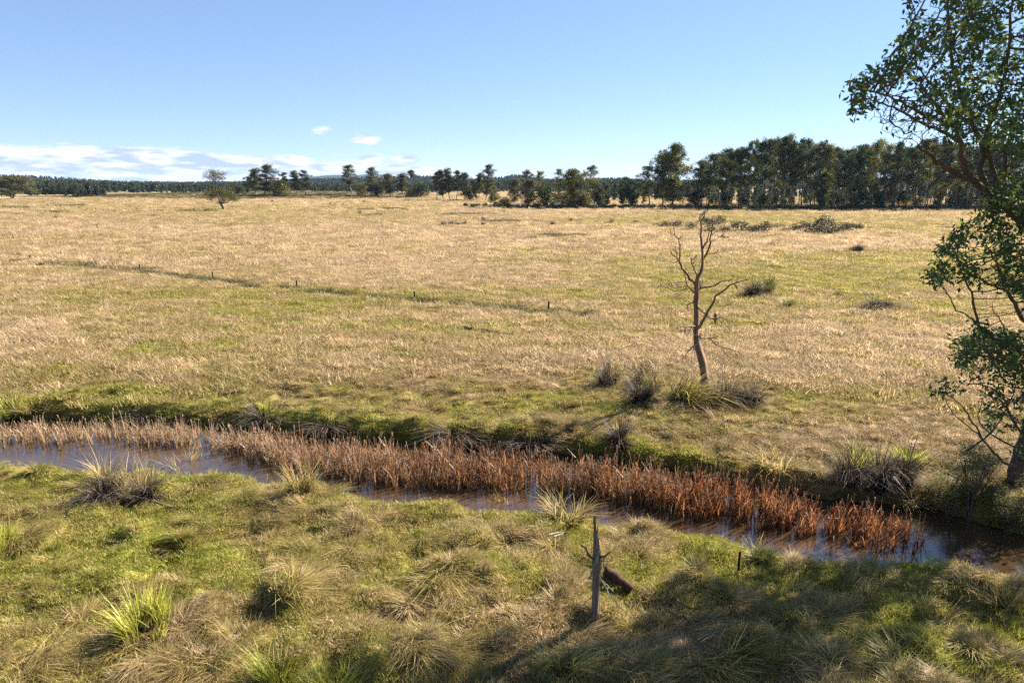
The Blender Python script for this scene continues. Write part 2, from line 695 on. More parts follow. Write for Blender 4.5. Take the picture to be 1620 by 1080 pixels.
M = dict(
    grass=mat_grass(), ground=mat_ground(), water=mat_water(),
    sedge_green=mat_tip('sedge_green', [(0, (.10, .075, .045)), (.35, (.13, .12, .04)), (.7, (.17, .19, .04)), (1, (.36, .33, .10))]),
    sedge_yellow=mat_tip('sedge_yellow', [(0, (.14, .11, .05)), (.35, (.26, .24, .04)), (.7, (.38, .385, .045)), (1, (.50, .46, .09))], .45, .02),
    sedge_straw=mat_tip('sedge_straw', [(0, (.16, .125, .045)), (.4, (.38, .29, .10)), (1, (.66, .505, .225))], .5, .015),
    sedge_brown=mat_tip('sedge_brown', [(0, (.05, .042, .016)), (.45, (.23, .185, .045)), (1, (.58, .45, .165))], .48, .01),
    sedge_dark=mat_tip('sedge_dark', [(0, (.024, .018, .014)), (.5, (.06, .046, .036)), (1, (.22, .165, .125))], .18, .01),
    cattail=None,
    leaf_dark=mat_leaf('leaf_dark', (.018, .033, .014), (.080, .086, .024), .32),
    leaf_olive=mat_leaf('leaf_olive', (.032, .048, .014), (.18, .155, .036), .38),
    leaf_grey=mat_leaf('leaf_grey', (.04, .05, .022), (.15, .13, .06), .33),
    leaf_forest=mat_leaf('leaf_forest', (.03, .048, .028), (.075, .085, .045), .2, .02),
    leaf_near=mat_leaf('leaf_near', (.022, .050, .022), (.065, .105, .03), .36, .02, .5, (.30, .34, .05)),
    leaf_shrub=mat_leaf('leaf_shrub', (.07, .08, .025), (.22, .20, .065), .38),
    rush_dark=mat_leaf('rush_dark', (.05, .05, .018), (.16, .13, .05), .3),
    scrub=mat_leaf('scrub', (.02, .03, .014), (.065, .065, .03), .2, .02),
    bark_pale=mat_bark('bark_pale', (.12, .09, .07), (.36, .31, .26), 2.0),
    bark_dark=mat_bark('bark_dark', (.055, .042, .036), (.17, .13, .105), 2.0),
    bark_near=mat_bark('bark_near', (.035, .026, .024), (.12, .085, .07), 5.0, .7),
    dead_wood=mat_bark('dead_wood', (.05, .033, .024), (.26, .17, .11), 7.0, .9, 9.0),
    grey_wood=mat_bark('grey_wood', (.03, .022, .018), (.27, .205, .165), 11.0, 1.0, 14.0),
    twig=mat_bark('twig', (.08, .06, .05), (.24, .19, .15), 9.0, .4),
    bleached=mat_bark('bleached', (.20, .165, .13), (.42, .36, .29), 9.0, .4),
    post_wood=mat_bark('post_wood', (.045, .035, .03), (.13, .10, .08), 8.0, .5, 8.0),
    rust_log=mat_bark('rust_log', (.02, .012, .01), (.10, .045, .028), 6.0, 1.0, 2.0),
    steel=mat_bark('steel', (.015, .013, .012), (.045, .032, .028), 14.0, .2),
    hill=mat_bark('hill_forest', (.014, .021, .018), (.03, .038, .026), .03, .2, 1.0),
)


def mat_cattail():
    m, nt = new_mat('cattail_leaf')
    r = attr(nt, 'dry', 'INSTANCER')
    v = attr(nt, 'var')
    t = attr(nt, 'tip')
    oi = N(nt, 'ShaderNodeObjectInfo')
    f = mathn(nt, 'ADD', r, mathn(nt, 'MULTIPLY', mathn(nt, 'SUBTRACT', v, .5), .5))
    f = mathn(nt, 'ADD', f, mathn(nt, 'MULTIPLY', mathn(nt, 'SUBTRACT', oi.outputs['Random'], .5), .3), clamp=True)
    c = ramp(nt, f, [(0, (.62, .45, .28)), (.35, (.48, .30, .16)), (.65, (.38, .205, .10)), (1, (.40, .165, .06))])
    c = mixc(nt, smooth(nt, t, .75, 1.0), c, (.58, .48, .38))
    c = grade(nt, c, v, .3, 1.35)
    leafy(nt, c, .45, .03)
    return m


def mat_cattail_single():
    return mat_tip('cattail_stalk', [(0, (.30, .10, .03)), (.6, (.42, .17, .055)), (1, (.50, .30, .18))], .4, .05)


M['cattail'] = mat_cattail()
M['cattail_single'] = mat_cattail_single()

# ------------------------------------------------------------------ ground, water, hills
def build_ground():
    ratio = 1.0085
    rs = [7.0]
    while rs[-1] < 8400:
        rt = ratio if rs[-1] < 120 else (1.02 if rs[-1] < 900 else 1.12)
        rs.append(rs[-1] * rt)
    rs = np.array(rs)
    fine = np.linspace(-math.radians(52), math.radians(52), 300)
    coarse = np.linspace(math.radians(52), 2 * math.pi - math.radians(52), 72)[1:-1]
    th = np.concatenate([fine, coarse])
    R, T = np.meshgrid(rs, th, indexing='ij')
    X, Y = R * np.sin(T), R * np.cos(T)
    Z = terrain(X.ravel(), Y.ravel()).reshape(X.shape)
    Z = np.where(R > 2000, Z * 0 - 0.0, Z)
    V = np.stack([X, Y, Z], -1).reshape(-1, 3)
    nr, na = X.shape
    i = np.arange(nr - 1)[:, None] * na
    j = np.arange(na)[None]
    k = (j + 1) % na
    F = np.stack([i + j, i + na + j, i + na + k, i + k], -1).reshape(-1, 4)
    c0 = len(V)
    V = np.concatenate([V, [[0, 0, 0]]])
    fl = F.tolist() + [[c0, int(a), int((a + 1) % na)] for a in range(na)]
    me = bpy.data.meshes.new('ground')
    me.from_pydata(V.tolist(), [], fl)
    dry = dryness(V[:, 0], V[:, 1])
    at = me.attributes.new('dry', 'FLOAT', 'POINT')
    at.data.foreach_set('value', dry.astype(np.float32))
    mud = sstep(-.45, -.95, V[:, 2]) * .95
    at = me.attributes.new('mud', 'FLOAT', 'POINT')
    at.data.foreach_set('value', mud.astype(np.float32))
    me.materials.append(M['ground'])
    me.polygons.foreach_set('use_smooth', np.ones(len(me.polygons), bool))
    o = link('ground', me)
    tag(o, 'wide paddock of dry straw grass with green patches and creek banks', 'ground', kind='structure')


build_ground()


def build_water():
    xs = np.linspace(-60, 45, 120)
    yn, yf = shore(xs)
    mb = MB()
    A = np.stack([xs, yn - 1.6, np.full_like(xs, WATER_Z)], 1)
    B = np.stack([xs, yf + 1.6, np.full_like(xs, WATER_Z)], 1)
    V = np.concatenate([A, B])
    n = len(xs)
    mb.add(V, [(i, i + 1, n + i + 1, n + i) for i in range(n - 1)])
    o = mb.build('creek_water', M['water'])
    tag(o, 'muddy brown creek water reflecting blue sky', 'creek', kind='structure')


build_water()


def build_hill(dist, prof, depth, label, amp, seed, name='hill'):
    """ridge whose skyline runs through the given photograph points"""
    xs = np.array([p[0] for p in prof], float)
    ys = np.array([p[1] for p in prof], float)
    az = np.arctan((xs - CX) / FPX)
    hh = CAMH + (290 - ys) / FPX * dist / np.cos(az)
    A = np.linspace(math.radians(-75), math.radians(75), 700)
    H = np.interp(A, az, hh)
    H = H * (1 + amp * fbm(A * dist, A * 0, dist * .02, 5, seed))
    rows = []
    for k, (dd, f) in enumerate(((-1.0, -.03), (-.75, .22), (-.5, .5), (-.25, .8), (0, 1.0), (.5, .9), (1.0, -.03))):
        D = dist + dd * depth
        wob = 1 + .25 * fbm(A * dist, A * 0 + dd * depth, dist * .03, 4, seed + 3) * (0 if k in (4,) else 1)
        rows.append(np.stack([D * np.sin(A), D * np.cos(A), H * f * wob - (2 if f < 0 else 0)], 1))
    V = np.concatenate(rows)
    n = len(A)
    F = [(r * n + i, r * n + i + 1, (r + 1) * n + i + 1, (r + 1) * n + i) for r in range(len(rows) - 1) for i in range(n - 1)]
    mb = MB()
    mb.add(V, F)
    o = mb.build(name, M['hill'], smooth_shade=True)
    tag(o, label, 'hill', kind='structure')
    return rows


mid_hill = build_hill(2600, [(-700, 290), (-200, 288), (0, 285), (60, 285.5), (110, 287.5), (200, 291.5), (300, 293), (420, 292), (480, 289), (540, 287), (600, 286),
                             (640, 284.5), (662, 282.5), (700, 284.5), (740, 289), (780, 287), (815, 281.5), (840, 284.5), (870, 289), (930, 289),
                             (965, 286.5), (985, 287), (1020, 290), (1100, 290), (1500, 288), (2400, 286)], 500,
                      'low forested hills along the horizon behind the trees', .10, 71)
build_hill(7000, [(-900, 287), (0, 289), (300, 291), (430, 289), (480, 284.5), (520, 281), (545, 280), (560, 281.5), (585, 279), (598, 277), (612, 280), (640, 284), (700, 289),
                   (900, 290), (1300, 289), (2400, 288)], 1200, 'pale blue mountain far away behind the slender trees', .05, 81)

# ------------------------------------------------------------------ scattering (grass and other uncountable cover)
def proto_collection(name, meshes):
    c = bpy.data.collections.new(name)
    for k, me in enumerate(meshes):
        o = bpy.data.objects.new('%s_%02d' % (name, k), me)
        c.objects.link(o)
    return c


def scatter(name, coll, P, rot, scl, idx, dry, label, cat):
    P = np.asarray(P, np.float32)
    n = len(P)
    me = bpy.data.meshes.new(name)
    me.vertices.add(n)
    me.vertices.foreach_set('co', P.ravel())
    for nm, typ, arr, key in (('rot', 'FLOAT_VECTOR', rot, 'vector'), ('scl', 'FLOAT', scl, 'value'), ('idx', 'INT', idx, 'value'), ('dry', 'FLOAT', dry, 'value')):
        a = me.attributes.new(nm, typ, 'POINT')
        a.data.foreach_set(key, np.ascontiguousarray(np.asarray(arr, np.int32 if typ == 'INT' else np.float32)).ravel())
    o = link(name, me)
    ng = bpy.data.node_groups.new('scatter_' + name, 'GeometryNodeTree')
    ng.interface.new_socket('Geometry', in_out='INPUT', socket_type='NodeSocketGeometry')
    ng.interface.new_socket('Geometry', in_out='OUTPUT', socket_type='NodeSocketGeometry')
    gi, go = ng.nodes.new('NodeGroupInput'), ng.nodes.new('NodeGroupOutput')
    iop = ng.nodes.new('GeometryNodeInstanceOnPoints')
    ci = ng.nodes.new('GeometryNodeCollectionInfo')
    ci.inputs['Collection'].default_value = coll
    ci.inputs['Separate Children'].default_value = True
    ci.inputs['Reset Children'].default_value = True
    iop.inputs['Pick Instance'].default_value = True

    def na(nm, typ):
        a = ng.nodes.new('GeometryNodeInputNamedAttribute')
        a.data_type = typ
        a.inputs['Name'].default_value = nm
        return [s for s in a.outputs if s.enabled and s.name == 'Attribute'][0]
    L = ng.links.new
    L(gi.outputs[0], iop.inputs['Points'])
    L(ci.outputs[0], iop.inputs['Instance'])
    L(na('idx', 'INT'), iop.inputs['Instance Index'])
    L(na('rot', 'FLOAT_VECTOR'), iop.inputs['Rotation'])
    L(na('scl', 'FLOAT'), iop.inputs['Scale'])
    L(iop.outputs[0], go.inputs[0])
    md = o.modifiers.new('scatter', 'NODES')
    md.node_group = ng
    tag(o, label, cat, kind='stuff')
    return o


def fan_points(rng, n, r0, r1, half=math.radians(43)):
    r = np.sqrt(rng.uniform(r0 * r0, r1 * r1, n))
    a = rng.uniform(-half, half, n)
    return r * np.sin(a), r * np.cos(a)


def build_grass():
    rng = np.random.default_rng(4)
    # prototypes: 0-2 short sward, 3-6 standing straw, 7-9 flopped straw, 10-11 coarse green
    me = []
    for k in range(3):
        mb = MB()
        blades(mb, rng, 140, .42, .08, .022, .35, .3, 1)
        me.append(mb.mesh('sward', M['grass']))
    for k in range(4):
        mb = MB()
        blades(mb, rng, 46, .22, .24, .023, .45, .45, 2, heading=0, spread=.7)
        blades(mb, rng, 25, .30, .12, .018, .4, .4, 1)
        me.append(mb.mesh('straw', M['grass']))
    for k in range(3):
        mb = MB()
        blades(mb, rng, 64, .18, .36, .024, .8, .85, 3, heading=0, spread=.4)
        blades(mb, rng, 30, .22, .22, .018, .4, .5, 2)
        me.append(mb.mesh('flopped', M['grass']))
    for k in range(2):
        mb = MB()
        blades(mb, rng, 60, .2, .24, .02, .3, .4, 2)
        me.append(mb.mesh('coarse', M['grass']))
    coll = proto_collection('grass_tuft', me)

    def lay(n, r0, r1, s0, s1, pick, seg=False, half=math.radians(43)):
        x, y = fan_points(rng, n, r0, r1, half)
        z = terrain(x, y)
        ok = z > WATER_Z + .04
        x, y, z = x[ok], y[ok], z[ok]
        d = dryness(x, y)
        idx = pick(x, y, d, len(x))
        keep = idx >= 0
        x, y, z, d, idx = x[keep], y[keep], z[keep], d[keep], idx[keep]
        n = len(x)
        rot = np.stack([rng.normal(0, .12, n), rng.normal(0, .12, n), np.where(idx >= 3, rng.normal(-.5, 1.3, n), rng.uniform(0, 6.28, n))], 1)
        if seg:
            d = np.where(idx < 3, d * .85, np.clip(.26 + .66 * d, 0, 1))
        else:
            d = np.where(idx >= 4, d * .8, np.clip(.2 + .85 * d, 0, 1))
        return np.stack([x, y, z - .02], 1), rot, rng.uniform(s0, s1, n), idx, d

    def pick_near(x, y, d, n):
        u = rng.uniform(0, 1, n)
        patch = fbm(x, y, 1.3, 3, 91) + .5
        tall = sstep(.44, .64, d * .55 + patch * .5)
        idx = np.where(u < np.clip(tall, .04, .85), rng.integers(3, 7, n), rng.integers(0, 3, n))
        flop = (patch > .62) & (tall > .3) & (rng.uniform(0, 1, n) < .45)
        idx = np.where(flop, rng.integers(7, 10, n), idx)
        idx = np.where((d < .3) & (rng.uniform(0, 1, n) < .10), rng.integers(10, 12, n), idx)
        return idx

    def pick_mid(x, y, d, n):
        u = rng.uniform(0, 1, n)
        idx = np.where(u < d * .8, rng.integers(3, 7, n), rng.integers(0, 3, n))
        return np.where(rng.uniform(0, 1, n) < .12 * d, rng.integers(7, 10, n), idx)

    parts = [lay(30000, 11.5, 34, .65, 1.25, pick_near, True),
             lay(16000, 30, 48, .8, 1.4, pick_mid, True)]
    cat5 = [np.concatenate(a) for a in zip(*parts)]
    scatter('grass', coll, *cat5, 'tussocky green and straw grass over the creek banks', 'grass')
    # mid and far field: broader patches
    me2 = []
    for k in range(4):
        mb = MB()
        blades(mb, rng, 100, .85, .34, .035, .4, .45, 2, heading=0, spread=.8)
        me2.append(mb.mesh('field_patch', M['grass']))
    for k in range(3):
        mb = MB()
        blades(mb, rng, 110, .75, .14, .045, .35, .4, 1)
        me2.append(mb.mesh('field_low', M['grass']))
    coll2 = proto_collection('field_patch', me2)

    def pick_field(x, y, d, n):
        patch = fbm(x, y, 2.5, 3, 93, 1.6) + .5
        u = rng.uniform(0, 1, n)
        return np.where(u < np.clip(d * .5 + patch * .7 - .25, .05, .95), rng.integers(0, 4, n), rng.integers(4, 7, n))
    parts = [lay(30000, 42, 115, .8, 1.5, pick_field), lay(32000, 105, 300, 1.3, 2.4, pick_field), lay(22000, 280, 620, 2.0, 3.4, pick_field)]
    cat5 = [np.concatenate(a) for a in zip(*parts)]
    cat5[3] = cat5[3]
    scatter('grass', coll2, *cat5, 'golden dry pasture grass of the open paddock', 'grass')


build_grass()


# ------------------------------------------------------------------ trees
def gen_tree(seed, H=20., base=.35, spread=.28, limbs=14, clump=1.5, leafn=60, leaf=.5, rad=.018, stems=1, up=.6, top=1.0, shell=.6, profile='round', flat=.75, bare=0):
    """a tree: trunk with limbs, and a crown of leaf clumps at the limb ends"""
    rng = np.random.default_rng(seed)
    tk, cr = MB(), MB()
    centres = []
    for s in range(stems):
        lean = rng.normal(0, .03 if stems == 1 else .13, 2)
        n = 8
        t = np.linspace(0, 1, n)
        hs = H * (1 if s == 0 else rng.uniform(.75, .97))
        px = lean[0] * hs * t + .012 * hs * np.cumsum(rng.normal(0, 1, n)) * (t > 0)
        py = lean[1] * hs * t + .012 * hs * np.cumsum(rng.normal(0, 1, n)) * (t > 0)
        axis = np.stack([px, py, hs * t * .96 * top - .02 * H], 1)
        r0 = rad * H / math.sqrt(stems)
        tube(tk, axis, r0 * (1 - .86 * t ** .8), 6, rng.uniform())
        nl = max(3, limbs // stems)
        for i in range(nl):
            f = base + (1 - base) * ((i + rng.uniform(.1, .9)) / nl) * .97
            p = np.array([np.interp(f, t, axis[:, k]) for k in range(3)])
            az = i * 2.4 + rng.uniform(-.6, .6) + seed
            g = (f - base) / (1 - base)
            if profile == 'round':
                w = math.sin(math.pi * (.18 + .78 * g)) ** .7
            elif profile == 'cone':
                w = 1.05 - .85 * g
            elif profile == 'top':
                w = .45 + .75 * g if g < .75 else 1.0 - (g - .75) * 1.8
            else:
                w = .75 - .3 * g
            L = spread * H * w * rng.uniform(.65, 1.25)
            ua = up * (.05 + 1.1 * g) + rng.normal(0, .2)
            d = np.array([math.cos(az) * math.cos(ua), math.sin(az) * math.cos(ua), math.sin(ua)])
            pts = [p, p + d * L * .5 + rng.normal(0, .05 * L, 3), p + d * L * .9 + np.array([0, 0, .14 * L]) + rng.normal(0, .07 * L, 3)]
            rl = r0 * (1 - .86 * f ** .8) * .5
            pts = spline(pts, 5)
            tube(tk, pts, np.linspace(max(rl, .03), .025, 5), 4, rng.uniform(), cap=False)
            centres.append((pts[-1], 1.0))
            centres.append((pts[2] + np.array([0, 0, .1 * L]), .9))
            centres.append((p + d * L * .2 + rng.normal(0, .05 * L, 3), .8))
            for q in range(2):
                b = pts[2] + (pts[-1] - pts[2]) * rng.uniform(0, .7)
                e = b + (rng.normal(0, 1, 3) * np.array([1, 1, .5]) + np.array([0, 0, .35])) * L * .32
                tube(tk, [b, (b + e) / 2 + rng.normal(0, .03 * L, 3), e], [max(rl * .4, .03), .03, .02], 3, rng.uniform(), cap=False)
                centres.append((e, .85))
        centres.append((axis[-1], .8))
        for k in range(bare):
            b = axis[-1] - np.array([0, 0, rng.uniform(0, .12) * H])
            e = b + np.array([rng.normal(0, .07), rng.normal(0, .07), rng.uniform(.06, .14)]) * H
            tube(tk, spline([b, (b + e) / 2 + rng.normal(0, .015 * H, 3), e], 4), np.linspace(.07, .03, 4), 3, rng.uniform(), cap=False)
    for c, k in centres:
        if rng.uniform() < .06:
            continue
        R = clump * k * rng.uniform(.6, 1.35)
        n = int(leafn * k * k * (R / clump) ** 1.5)
        q = rng.standard_normal((n, 3))
        q /= np.linalg.norm(q, axis=1)[:, None]
        q *= (rng.uniform(0, 1, n) ** (1 - shell))[:, None]
        q[:, 2] *= flat
        q[:, 2] += .0
        cv = rng.uniform(0, 1)
        leaves(cr, c + q * R, leaf, rng, .6, .25, np.clip(cv * .55 + rng.uniform(0, .5, n), 0, 1))
    return tk, cr


def gen_bush(seed, H=4., W=4., n=900, leaf=.35, sub=14, low=.0):
    """a rounded bush, leafy to the ground: lumps on a dome"""
    rng = np.random.default_rng(seed)
    tk, cr = MB(), MB()
    for i in range(6):
        az = rng.uniform(0, 6.28)
        e = np.array([math.cos(az) * W * .3, math.sin(az) * W * .3, H * rng.uniform(.5, .8)])
        tube(tk, spline([(0, 0, -.1), e * .5 + rng.normal(0, .05 * H, 3), e], 4), np.linspace(.03 * H, .008 * H, 4), 4, rng.uniform(), cap=False)
    for i in range(sub):
        az = i * 2.4 + rng.uniform(-.5, .5)
        g = (i + .5) / sub
        z = H * (low + (1 - low) * (.18 + .66 * g))
        w = W * .5 * (math.sqrt(max(0, 1 - (1.15 * g - .15) ** 2)) * .62)
        c = np.array([math.cos(az) * w, math.sin(az) * w, z])
        R = .27 * (H + W) * .5 * rng.uniform(.75, 1.3)
        m = n // sub
        q = rng.standard_normal((m, 3))
        q /= np.linalg.norm(q, axis=1)[:, None]
        q *= rng.uniform(.35, 1, m)[:, None] ** .5
        P = c + q * R * np.array([1, 1, .85])
        P[:, 2] = np.maximum(P[:, 2], .05 * H)
        leaves(cr, P, leaf, rng, .6, .15, np.clip(rng.uniform(0, .5) + rng.uniform(0, .5, m), 0, 1))
    return tk, cr


PROTO = {}


def proto(key, tkcr, bark, leafm):
    tk, cr = tkcr
    V = np.concatenate(cr.v + tk.v)
    PROTO[key] = (tk.mesh('trunk', M[bark], True), cr.mesh('crown', M[leafm]), V[:, 2].max(), (np.percentile(V[:, 0], 98) - np.percentile(V[:, 0], 2)))


for s in range(6):
    proto('wood%d' % s, gen_tree(100 + s, 30, .36 + .05 * (s % 3), .19, 15, 1.75, 100, .6, .014, 1, .6, 1., .55, 'round', .85), 'bark_dark', 'leaf_dark' if s % 3 else 'leaf_olive')
proto('big0', gen_tree(131, 30, .20, .27, 34, 2.0, 130, .62, .020, 1, .55, 1., .55, 'round', .85), 'bark_dark', 'leaf_dark')
proto('big1', gen_tree(132, 28, .12, .30, 36, 2.1, 140, .62, .020, 1, .5, 1., .55, 'round', .9), 'bark_dark', 'leaf_olive')
proto('slim0', gen_tree(141, 26, .22, .14, 24, 1.35, 95, .5, .012, 1, .8, 1., .5, 'round', 1.0, bare=3), 'bark_pale', 'leaf_grey')
proto('slim1', gen_tree(142, 26, .28, .15, 24, 1.4, 105, .5, .012, 1, .8, 1., .5, 'flat', 1.0, bare=2), 'bark_pale', 'leaf_olive')
proto('slim2', gen_tree(143, 26, .36, .15, 20, 1.25, 80, .5, .011, 1, .7, 1., .5, 'round', .8, bare=4), 'bark_pale', 'leaf_grey')
proto('tuft', gen_tree(144, 26, .76, .10, 9, 1.3, 80, .5, .008, 1, .7, 1., .5, 'round', .8), 'bark_pale', 'leaf_grey')
proto('tier', gen_tree(145, 20, .40, .20, 12, 1.4, 110, .5, .011, 1, .25, 1., .5, 'flat', .45), 'bark_dark', 'leaf_dark')
proto('dead', gen_tree(146, 26, .45, .14, 12, .9, 10, .4, .010, 1, .8, 1., .5, 'round', .8, bare=5), 'bark_pale', 'leaf_grey')
proto('mid0', gen_tree(151, 18, .20, .25, 28, 1.55, 110, .5, .016, 2, .6, 1., .55, 'round', .9), 'bark_pale', 'leaf_olive')
proto('mid1', gen_tree(152, 18, .22, .24, 28, 1.5, 80, .5, .015, 1, .65, 1., .5, 'round', .9), 'bark_pale', 'leaf_grey')
proto('mid2', gen_tree(153, 18, .16, .25, 30, 1.5, 110, .5, .016, 3, .6, 1., .55, 'round', .9), 'bark_dark', 'leaf_dark')
proto('multi', gen_tree(154, 17, .30, .32, 36, 1.7, 100, .5, .022, 4, .55, 1., .5, 'round', 1.0), 'bark_pale', 'leaf_grey')
proto('bush0', gen_bush(161, 8, 7, 2600, .5), 'bark_dark', 'leaf_dark')
proto('bush1', gen_bush(162, 8, 8, 2600, .5), 'bark_dark', 'leaf_olive')
proto('bush2', gen_bush(163, 10, 6, 2600, .5), 'bark_dark', 'leaf_dark')
proto('small', gen_tree(171, 9, .25, .25, 14, .9, 60, .4, .018, 2, .6, 1., .5, 'round', .8), 'bark_pale', 'leaf_grey')


def lone_tree():
    """spreading crown on a short leaning trunk with a tuft on a stem above"""
    rng = np.random.default_rng(9)
    tk, cr = MB(), MB()
    H = 18.0

    def limb(pts, r0, r1, s=5):
        tube(tk, spline(pts, 7), np.linspace(r0, r1, 7), s, rng.uniform(), cap=False)
    limb([(.6, 0, -.3), (0, 0, 1.5), (-.8, .1, 3.2)], .62, .5, 7)
    ends = []
    for e, z in (((-5.5, .5), 7.0), ((-3.2, -2.2), 8.2), ((-1.4, 1.8), 9.0), ((1.2, -1.2), 8.4), ((3.4, .8), 7.6), ((5.0, -.6), 5.4), ((4.2, 2.2), 6.4), ((-5.0, -2.5), 5.2), ((2.4, -3.0), 5.6), ((-2.0, 3.6), 6.6)):
        a = np.array((-.8, .1, 3.2))
        b = np.array((e[0], e[1], z))
        limb([a, a * .5 + b * .5 + np.array((0, 0, -.7)), b], .2, .06, 4)
        ends.append(b)
        for q in range(6):
            c = b + rng.normal(0, 1, 3) * np.array((1.5, 1.5, .9))
            limb([a * .35 + b * .65, (b + c) / 2, c], .06, .02, 3)
            ends.append(c)
    limb([(-.8, .1, 3.2), (-2.4, .3, 8), (-2.4, .2, 12.0), (-2.2, 0, 14.5)], .34, .14)
    for i in range(22):
        b = np.array((-2.3, .1, 12.0 + .12 * i))
        c = np.array((-2.3 + rng.normal(0, 1.7), rng.normal(0, 1.5), min(17.6, 13.0 + .22 * i + rng.uniform(-.4, 1.0))))
        limb([b, (b + c) / 2 + np.array((0, 0, -.2)), c], .07, .02, 3)
        ends.append(c)
    for k in range(14):       # bare side twigs
        az = rng.uniform(0, 6.28)
        b = np.array((-.8, .1, 3.4))
        c = b + np.array((math.cos(az) * 5.6, math.sin(az) * 4, rng.uniform(.1, 2.6)))
        limb([b, (b + c) / 2 + np.array((0, 0, .6)), c], .05, .02, 3)
    for c in ends:
        keep = .35 if (c[2] < 6.6 and c[0] < 2.5) else 1.0
        n = int(95 * keep)
        q = rng.standard_normal((n, 3)) * np.array((.85, .85, .55))
        leaves(cr, c + q, .4, rng, .6, .2)
    return tk, cr


proto('lone', lone_tree(), 'bark_dark', 'leaf_olive')


def plant_tree(key, px, base, top, label, cat='tree', group=None, wide=1.0, rot=None, name='eucalyptus_tree', z=None, wpx=None):
    """stand a tree with its foot at a photograph point, as tall as it shows there"""
    p = ground_at(px, base)
    D = p[1]
    h = at_y(px, top, D)[2] - p[2]
    tkm, crm, ph, pw = PROTO[key]
    o = bpy.data.objects.new(name, None)
    COL.objects.link(o)
    o.empty_display_size = .5
    o.location = (p[0], p[1], p[2] - .05)
    s = h / ph
    sx = s * wide
    if wpx:
        sx = wpx / FPX * math.hypot(p[1], 0) / pw
    o.scale = (sx, sx, s)
    o.rotation_euler = (0, 0, random.uniform(0, 6.28) if rot is None else rot)
    link('trunk', tkm, o)
    link('crown', crm, o)
    tag(o, label, cat, group)
    return o


